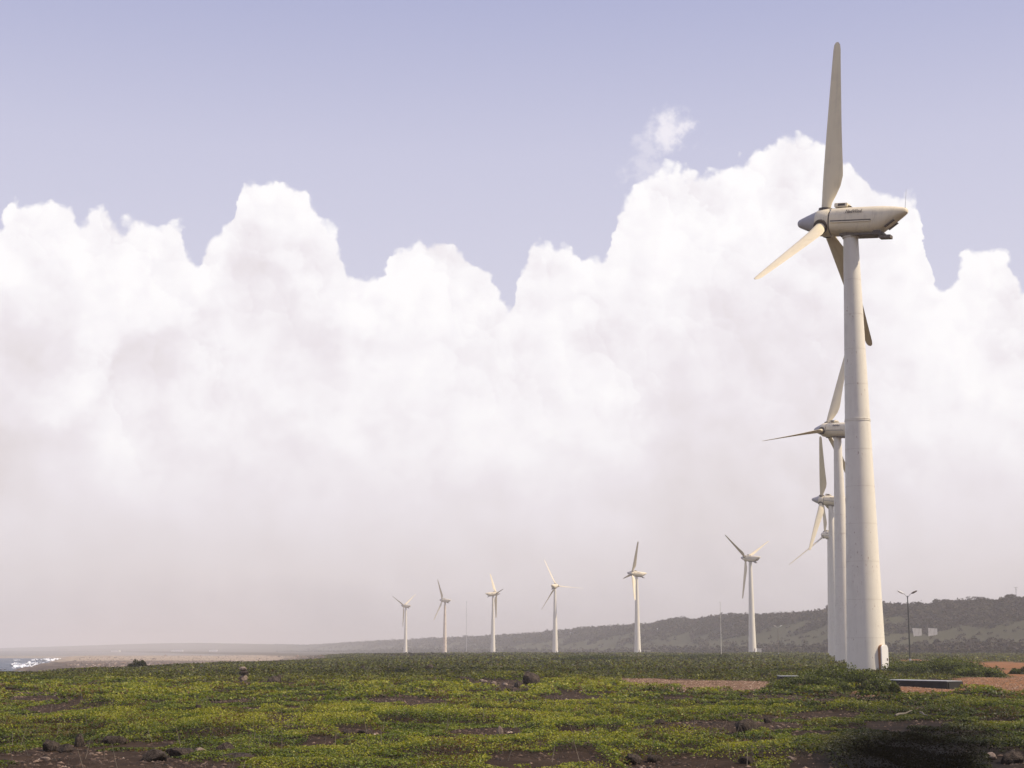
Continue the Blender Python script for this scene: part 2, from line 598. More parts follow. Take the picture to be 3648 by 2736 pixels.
# ------------------------------------------------------------------ terrain
SEA_Z = -7.0
RIDGE_A = np.array([-0.34, -0.20, -0.14, -0.08, 0.0, 0.08, 0.15, 0.22, 0.34, 0.6])
RIDGE_R = np.array([6000, 5200, 3900, 2700, 1850, 1400, 1150, 980, 860, 800.])
_sky = [(0, 2306), (130, 2303), (500, 2291), (700, 2287), (1000, 2291), (1100, 2294), (1200, 2290), (1300, 2285), (1450, 2281), (1580, 2275), (1650, 2272), (1750, 2266), (1880, 2258),
        (2061, 2240), (2144, 2232), (2210, 2228), (2309, 2223), (2375, 2205), (2474, 2205), (2572, 2190), (2671, 2188),
        (2803, 2182), (2902, 2177), (2952, 2166), (3141, 2148), (3216, 2154), (3298, 2150), (3397, 2140), (3496, 2137),
        (3628, 2131), (3700, 2129), (5200, 2120)]
SKY_A = np.array([(p - 1824) / F for p, _ in _sky])
SKY_P = np.array([2310.0 - v for _, v in _sky])


def edge_x(y):
    return np.interp(y, [-500, 100, 140, 200, 300, 400, 470, 700, 900, 1240, 1600, 9000],
                     [-49, -49, -47, -50, -46, -43, -45, -75, -105, -150, -240, -3000])


def coast_x(y):
    return np.interp(y, [-500, 300, 500, 620, 700, 850, 1150, 1400, 1500], [-70, -95, -140, -180, -205, -240, -320, -380, -400])


def plateau(y):
    return np.where(y < 640, -0.2 * sst(y, 100, 220), -0.2 - np.clip((y - 640) / 600, 0, 1.15) * 3.1)


def height(x, y, relief=True):
    x = np.asarray(x, float)
    y = np.asarray(y, float)
    r = np.hypot(x, y)
    wob = (fbm(x / 9, y / 14, 31, 4) - 0.5)
    z = plateau(y)
    # seaward edge of the green plateau, the lower stony terrace, the shore
    ex = edge_x(y) + wob * 12
    t = sst(ex - x, -3, 14 + y * 0.03)
    terr = -4.5 + (fbm(x / 30, y / 60, 5, 4) - 0.5) * 0.8
    terr = np.where(y > 1500, -5.6 + np.clip((y - 1500) / 1100, 0, 1) * 3.1, terr)
    z = z * (1 - t) + terr * t
    s = sst(coast_x(y) + wob * 30 - x, -6, 22) * (1 - sst(y, 1470, 1510))
    z = z * (1 - s) + (SEA_Z - 3.0) * s
    # hills
    a = x / np.maximum(y, 1.0)
    a = np.where(y < 1, np.sign(x) * 9, a)
    Rr = np.interp(a, RIDGE_A, RIDGE_R)
    topz = EYE + np.interp(a, SKY_A, SKY_P) / F * Rr - np.interp(Rr, [900, 2000, 5000], [3.2, 3.6, 3.0])
    w = np.interp(Rr, [800, 1700, 5000], [260, 420, 1500])
    k = (y - (Rr - w)) / w
    prof = np.where(k < 0, 0, np.where(k < 0.35, sst(k, 0, 0.35) * 0.22, 0.22 + sst(k, 0.35, 1.0) * 0.78))
    prof = prof + (fbm(x / 60, y / 60, 77, 3) - 0.5) * 0.16 * np.clip(k, 0, 1) * (1 - np.clip(k, 0, 1)) * 4
    on = (y > 50) & (k > 0)
    z = np.where(on, z * (1 - prof) + topz * prof, z)
    if relief:
        near = 1 - sst(r, 150, 400)
        z = z + ((fbm(x / 3.0, y / 3.0, 3, 4) - 0.5) * 0.16 + (fbm(x / 16, y / 16, 9, 3) - 0.5) * 0.35) * near * (1 - t)
        z = z + (fbm(x / 25, y / 25, 13, 4) - 0.5) * 0.9 * (1 - near) * (1 - s) * sst(r, 300, 700)
    return z


def hz(x, y):
    return float(height(np.array([x]), np.array([y]))[0])


# bare places, each an ellipse of level ground: photo point, half width, half height, strength
BARE = [(360, 2706, 560, 52, 1.1), (120, 2492, 110, 16, .8), (340, 2527, 90, 11, .7), (265, 2412, 90, 10, .8),
        (960, 2562, 130, 12, .9), (1125, 2526, 60, 9, .8), (1440, 2492, 150, 13, 1.), (1290, 2616, 130, 20, 1.),
        (1730, 2618, 170, 17, 1.), (1950, 2650, 60, 14, .8), (2084, 2652, 90, 13, .8), (1800, 2444, 190, 22, 1.),
        (2050, 2483, 150, 11, 1.), (2560, 2592, 290, 24, .95), (2450, 2716, 300, 26, 1.0), (3570, 2578, 90, 9, .9),
        (3600, 2712, 90, 34, .9), (2880, 2716, 100, 26, .8), (2930, 2542, 150, 15, .8), (3200, 2520, 150, 14, .7),
        (1520, 2418, 90, 9, .9), (1640, 2426, 60, 6, .8), (971, 2434, 60, 8, .8), (710, 2424, 60, 7, .7), (620, 2462, 60, 6, .7),
        (1340, 2440, 120, 5, .6), (3170, 2466, 150, 12, .9), (2750, 2478, 130, 8, .7)]
ROAD = [(3250, 2352, 70, 7), (3400, 2358, 120, 8), (3560, 2366, 160, 14), (3640, 2395, 90, 22), (3560, 2432, 190, 24),
        (3330, 2448, 180, 20), (3640, 2440, 100, 40), (3150, 2462, 110, 12), (3700, 2400, 100, 50)]
GRAVEL = [(2480, 2437, 300, 21), (2300, 2424, 140, 9), (2700, 2442, 140, 14)]
DARK_PATCH = (3250, 2790, 480, 290)  # soft-edged ellipse where leaf and soil colours fade to near black
BARE = [(cx, cy + .3 * (b_ - 8) + (40 if cy > 2690 else 0), a_, b_ * 1.15 + (40 if cy > 2690 else 0), s_) if cy > 2470 else (cx, cy, a_, b_, s_) for cx, cy, a_, b_, s_ in BARE]


def ell(px, py, L, jit=0.0):
    m = np.zeros_like(px)
    for e_ in L:
        cx, cy, a_, b_ = e_[:4]
        s_ = e_[4] if len(e_) > 4 else 1.0
        d = np.sqrt(((px - cx) / a_) ** 2 + ((py - cy) / b_) ** 2) + jit
        m = np.maximum(m, s_ * (1 - sst(d, 0.7, 1.15)))
    return m


def zones(x, y):
    px, py = to_px(x, y)
    j = (fbm(x / 1.6, y / 3.5, 41, 4) - 0.5) * 1.0
    bare = ell(px, py, BARE, j)
    nz = fbm(x / 1.5, y / 5.0, 55, 4)
    scat = sst(nz, 0.63, 0.69) * (y > 20)
    bare = np.maximum(bare, scat * 0.9)
    road = ell(px, py, ROAD, j * 0.5)
    grav = ell(px, py, GRAVEL, j * 0.5)
    d = np.sqrt(((px - DARK_PATCH[0]) / DARK_PATCH[2]) ** 2 + ((py - DARK_PATCH[1]) / DARK_PATCH[3]) ** 2) + (fbm(x / 1.0, y / 2.5, 61, 3) - 0.5) * 0.25
    dark_patch = 1 - sst(d, 0.40, 1.20)
    return bare, road, grav, dark_patch


azs = np.concatenate([np.arange(-180, -40, 4.0), np.arange(-40, -21, 0.5), np.arange(-21, 21, 0.1), np.arange(21, 40, 0.5), np.arange(40, 180, 4.0)])
rs = [2.0]
while rs[-1] < 7000:
    r_ = rs[-1]
    rs.append(r_ * (1.25 if r_ < 20 else 1.009 if r_ < 150 else 1.017 if r_ < 3000 else 1.04))
rs = np.array(rs)
AZ, RR = np.meshgrid(np.radians(azs), rs)
GX, GY = RR * np.sin(AZ), RR * np.cos(AZ)
na, nr_ = len(azs), len(rs)
bare, road, grav, dark_patch = zones(GX, GY)
GZ = height(GX, GY)
GZ = GZ + (fbm(GX / 0.6, GY / 0.6, 15, 3) - 0.5) * 0.10 * bare * (RR < 160)


def mixc(c, d, m):
    return c * (1 - m[..., None]) + np.array(d) * m[..., None]


col = np.zeros(GX.shape + (3,)) + np.array((0.046, 0.028, 0.016))
col = mixc(col, (0.050, 0.055, 0.022), sst(RR, 120, 320))
col = mixc(col, (0.29, 0.135, 0.058), np.maximum(road, 0))
col = mixc(col, (0.20, 0.122, 0.076), grav)
col = mixc(col, (0.004, 0.0035, 0.003), dark_patch * (RR < 60))
ex = edge_x(GY) + (fbm(GX / 9, GY / 14, 31, 4) - 0.5) * 12
tr_ = sst(ex - GX, 2, 14 + GY * 0.02) * (GY > 60)
beige = sst(GY + (fbm(GX / 60, GY / 40, 8, 4) - 0.5) * 420, 700, 860) * (1 - sst(GY, 2300, 4000))
tcol = np.array((0.125, 0.095, 0.075)) * (1 - beige[..., None]) + np.array((0.44, 0.35, 0.26)) * beige[..., None]
tcol = mixc(tcol, (0.27, 0.26, 0.25), sst(GY, 1350, 1700))  # haze over the far shore put into its greyer, lighter land colour
col = mixc(col, tcol, tr_)
col = np.where(tr_[..., None] > 0, mixc(col, tcol, tr_), col)
aa = GX / np.maximum(GY, 1)
Rg = np.interp(aa, RIDGE_A, RIDGE_R)
kk = (GY - (Rg - np.interp(Rg, [800, 1700, 5000], [260, 420, 1500]))) / np.interp(Rg, [800, 1700, 5000], [260, 420, 1500])
hillm = sst(kk, -0.1, 0.15) * (GY > 50)
hc = np.array((0.068, 0.067, 0.033)) * (0.7 + 0.6 * fbm(GX / 40, GY / 40, 90, 4))[..., None]
col = col * (1 - hillm[..., None]) + hc * hillm[..., None]
flat = sst(RR, 500, 700) * (1 - hillm) * (1 - tr_)
col = mixc(col, (0.095, 0.080, 0.055), flat)

V = np.stack([GX, GY, GZ], -1).reshape(-1, 3)
V = np.vstack([V, [[0, 0, GZ[0].mean()]]])
ii, jj = np.meshgrid(np.arange(nr_ - 1), np.arange(na), indexing='ij')
j2 = (jj + 1) % na
quads = np.stack([ii * na + jj, ii * na + j2, (ii + 1) * na + j2, (ii + 1) * na + jj], -1).reshape(-1, 4)[:, ::-1]
fan = [(len(V) - 1, (k + 1) % na, k) for k in range(na)]
me = bpy.data.meshes.new('ground')
nq = len(quads)
loops = np.concatenate([quads.ravel(), np.array(fan).ravel()]).astype(np.int32)
starts = np.concatenate([np.arange(nq) * 4, nq * 4 + np.arange(len(fan)) * 3]).astype(np.int32)
me.vertices.add(len(V))
me.vertices.foreach_set('co', V.astype(np.float32).ravel())
me.loops.add(len(loops))
me.loops.foreach_set('vertex_index', loops)
me.polygons.add(len(starts))
me.polygons.foreach_set('loop_start', starts)
at_ = me.attributes.new('tint', 'FLOAT_COLOR', 'POINT')
cc = np.ones((len(V), 4), np.float32)
cc[:-1, :3] = col.reshape(-1, 3)
cc[-1, :3] = (0.06, 0.05, 0.03)
at_.data.foreach_set('color', cc.ravel())
me.update(calc_edges=True)
me.validate()
me.shade_smooth()
me.materials.append(M_GROUND)
tag(link('ground', me), 'rolling coastal ground with bare brown earth, stony terrace and orange dirt tracks', kind='structure')

# sea
bm = bmesh.new()
sx_ = np.concatenate([np.linspace(-6800, -700, 24), np.linspace(-660, -66, 100)])
sy_ = np.linspace(-1500, 1560, 240)
gr = [[bm.verts.new((x_, y_, SEA_Z + 0.35 * (vnoise(np.array([x_ / 9]), np.array([y_ / 14]), 4)[0] - 0.5) * (x_ > -700))) for x_ in sx_] for y_ in sy_]
for a_, c_ in zip(gr, gr[1:]):
    for i in range(len(sx_) - 1):
        bm.faces.new((a_[i], a_[i + 1], c_[i + 1], c_[i]))
tag(link('sea', bm_mesh(bm, 'sea', True), mat=M_SEA), 'dark blue-grey choppy sea at the far left', kind='structure')

# surf: heaps of foam where the swell breaks on the shelf
FO = [(140, 2381, 95, 7, 2200, .4), (205, 2383, 32, 6, 900, .75), (130, 2369, 25, 4, 300, .5), (190, 2354, 36, 3.2, 500, .8), (70, 2371, 30, 2.5, 160, .4),
      (105, 2367, 12, 2.5, 120, .4), (60, 2354, 12, 1, 40, .4), (15, 2390, 20, 2, 60, .3), (130, 2352, 20, 1, 60, .4), (235, 2352, 20, 1.5, 90, .5)]
P = []
for cx, cy, a_, b_, n_, h_ in FO:
    th = rng.uniform(0, 2 * PI, n_)
    rr = np.sqrt(rng.uniform(0, 1, n_))
    qx, qy = cx + a_ * rr * np.cos(th), cy + b_ * rr * np.sin(th)
    for x_, y_ in zip(qx, qy):
        gx, gy = gpt(x_, y_, SEA_Z)
        if fbm(np.array([gx / 16]), np.array([gy / 30]), 88, 3)[0] > 0.38:
            P.append((gx, gy, SEA_Z + 0.15 + rng.uniform(0, 1) ** 2 * 1.6 * h_))
P = np.array(P)
Vq = leaf_quads(P, rng.uniform(0.8, 3.0, len(P)), 0.9, 0.8)
tag(link('surf', raw_mesh('surf', Vq, 4, mat=M_FOAM)), 'white surf breaking on the rocky shelf at the far left', kind='stuff')

# ------------------------------------------------------------------ haze
bm = bmesh.new()
box(bm, (0, 0, 26), (15400, 15400, 76))
hm, q = new_mat('sea_haze')
vol = q.n('ShaderNodeVolumePrincipled')
vol.inputs['Color'].default_value = (0.91, 0.875, 0.88, 1)
vol.inputs['Density'].default_value = 0.00032
vol.inputs['Anisotropy'].default_value = 0.0
o_ = q.n('ShaderNodeOutputMaterial')
hm.node_tree.links.new(vol.outputs[0], o_.inputs['Volume'])
hazeo = link('haze', bm_mesh(bm, 'haze'), mat=hm)
tag(hazeo, 'pale salt haze hanging over the coast', kind='stuff')

# ------------------------------------------------------------------ wind turbines
HH, L, TILT = 38.17, 16.32, 0.0983
NACR = 1.19


def superell(x, hw, zt, zb, n=28, ex=2.5):
    zc, hh_ = (zt + zb) / 2, (zt - zb) / 2
    ring = []
    for i in range(n):
        t = 2 * PI * i / n
        c_, s_ = math.cos(t), math.sin(t)
        ring.append((x, hw * abs(c_) ** (2 / ex) * (1 if c_ >= 0 else -1), zc + hh_ * abs(s_) ** (2 / ex) * (1 if s_ >= 0 else -1)))
    return ring


def lathe_x(bm, prof, n=32):
    loft(bm, [[(x, r_ * math.cos(2 * PI * i / n), r_ * math.sin(2 * PI * i / n)) for i in range(n)] for x, r_ in prof])


def lathe_z(bm, prof, n=48, cap=True):
    loft(bm, [[(r_ * math.cos(2 * PI * i / n), r_ * math.sin(2 * PI * i / n), z) for i in range(n)] for z, r_ in prof], cap, cap)


def trad(z):
    return 1.60 + (0.62 - 1.60) * (z / (HH - 1.2))


MESH = {}
bm = bmesh.new()
TT = HH - 1.16
zs = [-0.6, 0, 3, 6.1, 9.2, 12.3, 15.4, 18.5, 20.9, 24, 27, 30, 33, TT]
lathe_z(bm, [(z, trad(max(z, 0))) for z in zs], 56)
MESH['tower'] = bm_mesh(bm, 'tower', True, R(40))
MESH['tower'].materials.append(M_TOWER)
bm = bmesh.new()
for z, h_, e_ in ((20.9, 0.07, 0.035), (21.04, 0.05, 0.03), (TT - 0.28, 0.22, 0.09)):
    lathe_z(bm, [(z, trad(z) - 0.02), (z, trad(z) + e_), (z + h_, trad(z + h_) + e_), (z + h_, trad(z) - 0.05)], 56, False)
MESH['flange'] = bm_mesh(bm, 'flange_ring', True, R(30))
MESH['flange'].materials.append(M_TOWER)
bm = bmesh.new()
for z in (3, 6.1, 9.2, 12.3, 15.4, 18.5, 24, 27, 30, 33):
    lathe_z(bm, [(z, trad(z) - 0.01), (z, trad(z) + 0.008), (z + .03, trad(z) + 0.008), (z + .03, trad(z) - 0.01)], 48, False)
MESH['seam'] = bm_mesh(bm, 'weld_seam')
MESH['seam'].materials.append(paint('seam_paint', (0.66, 0.60, 0.50), 0.6, rust=0.8, dirt=0.3))


def capsule(bm, w, h_, d, z0, off, seg=8):
    """rounded upright door slab: outline in YZ, extruded along X"""
    pts = []
    rr = min(w / 2, 0.34)
    for cy, cz, a0 in ((w / 2 - rr, z0 + h_ - rr, 0), (-w / 2 + rr, z0 + h_ - rr, 90), (-w / 2 + rr, z0 + rr, 180), (w / 2 - rr, z0 + rr, 270)):
        for k in range(seg + 1):
            t = R(a0 + 90 * k / seg)
            pts.append((cy + rr * math.cos(t), cz + rr * math.sin(t)))
    loft(bm, [[(off, y_, z_) for y_, z_ in pts], [(off + d, y_, z_) for y_, z_ in pts],
              [(off + d + 0.03, y_ * .94, z0 + h_ / 2 + (z_ - z0 - h_ / 2) * .975) for y_, z_ in pts]])


bm = bmesh.new()
capsule(bm, 1.02, 2.48, 0.47, -0.02, 1.24)
MESH['door_frame'] = bm_mesh(bm, 'door_frame', True, R(30))
MESH['door_frame'].materials.append(M_RUSTE)
bm = bmesh.new()
capsule(bm, 1.00, 2.45, 0.08, 0.0, 1.69)
MESH['door'] = bm_mesh(bm, 'door', True, R(30))
MESH['door'].materials.append(M_WHITE)
bm = bmesh.new()
box(bm, (1.82, 0.28, 1.28), (0.03, 0.14, 0.20), bevel=0.008)
MESH['lock'] = bm_mesh(bm, 'door_lock')
MESH['lock'].materials.append(M_BROWN)

bm = bmesh.new()
secs = [(1.50, NACR * .97, NACR * .97, -NACR * .95), (1.44, NACR, NACR, -NACR)]
for x in (0.6, -0.4, -1.4, -2.2):
    secs.append((x, NACR + .02, NACR + .02, -NACR + 0.0))
secs += [(-2.3, NACR + .02, NACR + .02, -NACR + .02), (-2.85, 1.12, 1.21, -1.02), (-3.5, 0.98, 1.16, -0.52), (-4.1, 0.80, 1.10, -0.06), (-4.6, 0.56, 1.04, 0.32), (-4.85, 0.38, 0.98, 0.50),
         (-4.95, 0.18, 0.86, 0.60)]
loft(bm, [superell(*s) for s in secs])
MESH['nacelle'] = bm_mesh(bm, 'nacelle', True, R(28))
MESH['nacelle'].materials.append(M_NAC)
bm = bmesh.new()
lathe_x(bm, [(1.45, 1.08), (1.70, 1.08)])
MESH['gap'] = bm_mesh(bm, 'shaft_seal', True, R(40))
MESH['gap'].materials.append(M_DARK)
bm = bmesh.new()
for s_ in (1, -1):
    box(bm, (-0.42, s_ * 1.235, -0.16), (3.55, 0.06, 0.09))
MESH['groove'] = bm_mesh(bm, 'side_groove')
MESH['groove'].materials.append(M_DARK)
bm = bmesh.new()
for s_ in (1, -1):
    box(bm, (-0.42, s_ * 1.235, -0.27), (3.55, 0.10, 0.10), bevel=0.02)
MESH['rail'] = bm_mesh(bm, 'side_rail')
MESH['rail'].materials.append(M_NAC)
bm = bmesh.new()
box(bm, (0.75, 0, 1.40), (1.15, 1.1, 0.36), bevel=0.04)
MESH['hatch'] = bm_mesh(bm, 'roof_hatch')
MESH['hatch'].materials.append(M_NAC)
bm = bmesh.new()
for s_ in (1, -1):
    box(bm, (0.68, s_ * 0.55, 1.42), (0.62, 0.03, 0.20))
box(bm, (0.02, 0, 1.32), (0.28, 0.7, 0.05), Matrix.Rotation(R(-20), 3, 'Y'))
MESH['louvre'] = bm_mesh(bm, 'hatch_vent')
MESH['louvre'].materials.append(M_DARK)
bm = bmesh.new()
box(bm, (-0.85, 0, -1.26), (3.0, 1.5, 0.16), Matrix.Rotation(R(0), 3, 'Y'), bevel=0.03)
lathe = [(-1.32, 0.72), (-1.12, 0.80)]
loft(bm, [[(r_ * math.cos(2 * PI * i / 24), r_ * math.sin(2 * PI * i / 24), z) for i in range(24)] for z, r_ in lathe])
MESH['bed'] = bm_mesh(bm, 'yaw_bedplate', True, R(30))
MESH['bed'].materials.append(M_BROWN)
bm = bmesh.new()
box(bm, (-2.72, 0.35, -1.27), (0.95, 1.0, 0.22), bevel=0.015)
box(bm, (-2.62, 0.35, -1.08), (0.55, 0.8, 0.20))
MESH['plat'] = bm_mesh(bm, 'service_platform')
MESH['plat'].materials.append(M_DARK)
bm = bmesh.new()
box(bm, (-3.35, 0.45, -1.55), (0.98, 0.7, 0.28), bevel=0.015)
MESH['step'] = bm_mesh(bm, 'platform_step')
MESH['step'].materials.append(M_BROWN)
bm = bmesh.new()
for s_ in (1, -1):
    box(bm, (-3.62, s_ * 0.55, -0.40), (0.95, 0.34, 0.06), Matrix.Rotation(R(37), 3, 'Y'))
MESH['tailvent'] = bm_mesh(bm, 'tail_vent')
MESH['tailvent'].materials.append(M_BROWN)
bm = bmesh.new()
tube(bm, (-4.72, 0, 0.95), (-4.72, 0, 2.6), 0.022, 0.012, 8)
tube(bm, (-4.72, 0, 0.92), (-4.72, 0, 1.08), 0.05, 0.04, 8)
MESH['antenna'] = bm_mesh(bm, 'antenna')
MESH['antenna'].materials.append(M_GALV)

fc = bpy.data.curves.new('lettering', 'FONT')
fc.body = 'NedWind'
fc.size = 0.40
fc.shear = 0.35
fc.extrude = 0.01
fc.offset = 0.004
fc.space_character = 1.02
fc.resolution_u = 2
tmp = bpy.data.objects.new('tmp', fc)
COL.objects.link(tmp)
bpy.context.view_layer.update()
lm = bpy.data.meshes.new_from_object(tmp)
bpy.data.objects.remove(tmp)
co_ = np.empty(len(lm.vertices) * 3)
lm.vertices.foreach_get('co', co_)
co_ = co_.reshape(-1, 3)
co_[:, 0] -= co_[:, 0].mean()
w_ = np.ptp(co_[:, 0])
co_[:, 0] *= 1.45 / w_
lm.vertices.foreach_set('co', co_.ravel())
lm.name = 'lettering'
lm.materials.clear()
lm.materials.append(M_INK)
MESH['text'] = lm

bm = bmesh.new()
lathe_x(bm, [(1.62, NACR * .93), (1.62, NACR), (1.66, NACR + .015), (2.2, NACR + .01), (2.75, NACR - .06), (2.86, NACR - .14)])
MESH['spinner'] = bm_mesh(bm, 'spinner', True, R(30))
MESH['spinner'].materials.append(M_NAC)
bm = bmesh.new()
prof = [(2.862, NACR - .16), (3.4, 0.82), (3.9, 0.62), (4.35, 0.43), (4.55, 0.33), (4.66, 0.22), (4.71, 0.08)]
lathe_x(bm, prof)
MESH['cone'] = bm_mesh(bm, 'nose_cone', True, R(40))
MESH['cone'].materials.append(M_CONE)
# blade: feathered, leading edge to the nose (+X), span +Z
bm = bmesh.new()
rings = []
BP = [(0.55, .38, .38, 1.0, 0), (1.15, .38, .40, .95, 0), (1.7, .39, .50, .72, 0), (2.5, .41, .82, .44, 9), (3.3, .42, 1.12, .31, 9), (4.2, .43, 1.27, .26, 8), (5.2, .43, 1.20, .23, 7),
      (7.0, .43, 1.02, .20, 5), (9.0, .42, .84, .18, 3.5), (11.5, .40, .64, .16, 2), (14.0, .37, .44, .15, 1), (15.6, .34, .32, .14, 0.5), (16.05, .30, .24, .13, 0.3), (16.25, .20, .12, .12, 0),
      (16.32, .08, .03, .12, 0)]
for z, le, te, th, tw in BP:
    ch = le + te
    ring = []
    N = 20
    for i in range(N):
        t = 2 * PI * i / N
        cx = math.cos(t)
        # circle at the root, airfoil outboard
        k = min(1, max(0, (1.0 - th) / 0.6))
        xx = (le - te) / 2 + ch / 2 * cx
        f_ = (le - xx) / ch
        af = 2.6 * (0.2969 * math.sqrt(max(f_, 0)) - 0.126 * f_ - 0.3516 * f_ ** 2 + 0.2843 * f_ ** 3 - 0.1015 * f_ ** 4) * 2 * th * ch * 0.95
        yy = (math.sin(t) * ch * th / 2) * (1 - k) + k * math.copysign(af, math.sin(t)) * (1.0 if abs(math.sin(t)) > 1e-6 else 0)
        c_, s_ = math.cos(R(tw)), math.sin(R(tw))
        ring.append((xx * c_ - yy * s_, xx * s_ + yy * c_, z))
    rings.append(ring)
loft(bm, rings)
MESH['blade'] = bm_mesh(bm, 'blade', True, R(50))
MESH['blade'].materials.append(M_BLADE)
bm = bmesh.new()
loft(bm, [[(r_ * math.cos(2 * PI * i / 24), r_ * math.sin(2 * PI * i / 24), z) for i in range(24)] for z, r_ in ((0.8, 0.62), (1.24, 0.62), (1.24, 0.43), (1.30, 0.42), (1.30, 0.3))])
MESH['collar'] = bm_mesh(bm, 'blade_collar', True, R(30))
MESH['collar'].materials.append(M_DARK)


def turbine(x, y, z, yaw, ph, label, door_az=None, pitch=0.0):
    root = empty('wind_turbine', (x, y, z))
    tag(root, label, 'wind turbine', 'white wind turbines standing in a curved row along the coast')
    tw = link('tower', MESH['tower'], root)
    link('flange_ring', MESH['flange'], tw)
    if y < 300:
        link('weld_seam', MESH['seam'], tw)
    da = door_az if door_az is not None else -0.65
    fr = link('door_frame', MESH['door_frame'], root)
    fr.rotation_euler = (0, 0, da)
    dr = link('door', MESH['door'], fr)
    link('door_lock', MESH['lock'], fr)
    M = Matrix.Translation((0, 0, HH)) @ Matrix.Rotation(PI / 2 - R(yaw), 4, 'Z') @ Matrix.Rotation(-TILT, 4, 'Y')
    nc = link('nacelle', MESH['nacelle'], root)
    nc.matrix_local = M
    for nm, k in (('shaft_seal', 'gap'), ('side_groove', 'groove'), ('side_rail', 'rail'), ('roof_hatch', 'hatch'), ('hatch_vent', 'louvre'),
                  ('yaw_bedplate', 'bed'), ('service_platform', 'plat'), ('platform_step', 'step'), ('tail_vent', 'tailvent'), ('antenna', 'antenna')):
        link(nm, MESH[k], nc)
    for s_ in (1, -1):
        t = link('lettering', MESH['text'], nc)
        nrm = Vector((0, s_ * 0.985, 0.17)).normalized()
        xa = Vector((-s_, 0, 0))
        ya = nrm.cross(xa)
        m3 = Matrix((xa, ya, nrm)).transposed().to_4x4()
        t.matrix_local = Matrix.Translation((-0.75, s_ * 1.235, 0.50)) @ m3
    sp = link('spinner', MESH['spinner'], root)
    sp.matrix_local = M @ Matrix.Rotation(ph, 4, 'X')
    link('nose_cone', MESH['cone'], sp)
    for k in range(3):
        bl = link('blade', MESH['blade'], root)
        bl.matrix_local = M @ Matrix.Translation((2.25, 0, 0)) @ Matrix.Rotation(ph + k * 2 * PI / 3, 4, 'X') @ Matrix.Rotation(pitch, 4, 'Z')
        link('blade_collar', MESH['collar'], bl)
    return root


def plat_z(y):
    return float(plateau(np.array([y]))[0])


TURB = [(28.95, 130.4, 300.7, 1.2, 'nearest and tallest white wind turbine with green bush at its foot and an oval door'),
        (54.06, 259.0, 319.3, 18.7, 'second turbine of the right-hand line, one blade level to the left'),
        (78.4, 386.0, 292.5, 97.6, 'third turbine of the right-hand line, pointed grey nose and one blade straight up'),
        (101.66, 505.0, 339.7, 113.1, 'farthest turbine of the right-hand line, mostly hidden, thin blade trailing down to the left'),
        (96.23, 638.0, 317.0, 62.2, 'turbine with raised blades in a wide V and a pale container behind its foot'),
        (59.72, 758.0, 259.5, 96.4, 'side-on turbine with one dark blade upright and a bright blade crossing its own tower'),
        (24.12, 890.0, 21.9, 95.8, 'turbine seen end on with three thin blades spread like a star'),
        (-12.0, 1003.0, 73.4, 81.6, 'turbine whose nose points right, opposite to all its neighbours'),
        (-47.27, 1119.0, 302.7, 90.9, 'turbine with brown streaks down its tower, second from the left'),
        (-82.93, 1240.0, 305.3, 55.7, 'small distant turbine at the left end of the row, two blades raised in a V')]
for x_, y_, yw, ph, lb in TURB:
    rt_ = turbine(x_, y_, plat_z(y_) - 0.03, yw, R(ph), lb, door_az=-0.80, pitch=R(11) if yw == 319.3 else 0.0)
    if 'brown streaks' in lb:
        tw_ = [c_ for c_ in rt_.children if c_.name.startswith('tower')][0]
        tw_.material_slots[0].link = 'OBJECT'
        tw_.material_slots[0].material = M_STREAK
        tw_['label'] = 'tower with brown rust streaks'


# ------------------------------------------------------------------ ground cover
def veg_points(n, r0, r1, power, half=21.5):
    """points in a wedge; number per area falls with distance as r**-power"""
    u_ = rng.uniform(0, 1, n)
    k = 2 - power
    r_ = (r0 ** k + u_ * (r1 ** k - r0 ** k)) ** (1 / k) if abs(k) > 1e-6 else r0 * (r1 / r0) ** u_
    a_ = np.radians(rng.uniform(-half, half, n))
    return r_ * np.sin(a_), r_ * np.cos(a_), r_


def canopy(x, y):
    c1 = fbm(x / 1.5, y / 2.2, 201, 3)
    c2 = fbm(x / 5.5, y / 8, 222, 3)
    near = 0.03 + 0.30 * sst(c1, 0.40, 0.58) * (0.30 + 0.9 * sst(c2, 0.3, 0.65))
    farv = 0.08 + (0.62 * sst(fbm(x / 5, y / 9, 240, 3), 0.35, 0.7)) * sst(x - edge_x(y), 0, 45)
    t = sst(y, 105, 150)
    return near * (1 - t) + farv * t


def pal(n, w):
    return rng.choice(len(w), n, p=np.array(w) / sum(w))


C_NEAR = np.array([(0.400, 0.350, 0.035), (0.240, 0.245, 0.030), (0.135, 0.170, 0.026), (0.070, 0.100, 0.020), (0.030, 0.045, 0.012), (0.120, 0.070, 0.022)])
C_FAR = np.array([(0.180, 0.180, 0.032), (0.125, 0.135, 0.026), (0.078, 0.090, 0.020), (0.034, 0.040, 0.013), (0.075, 0.050, 0.024)])


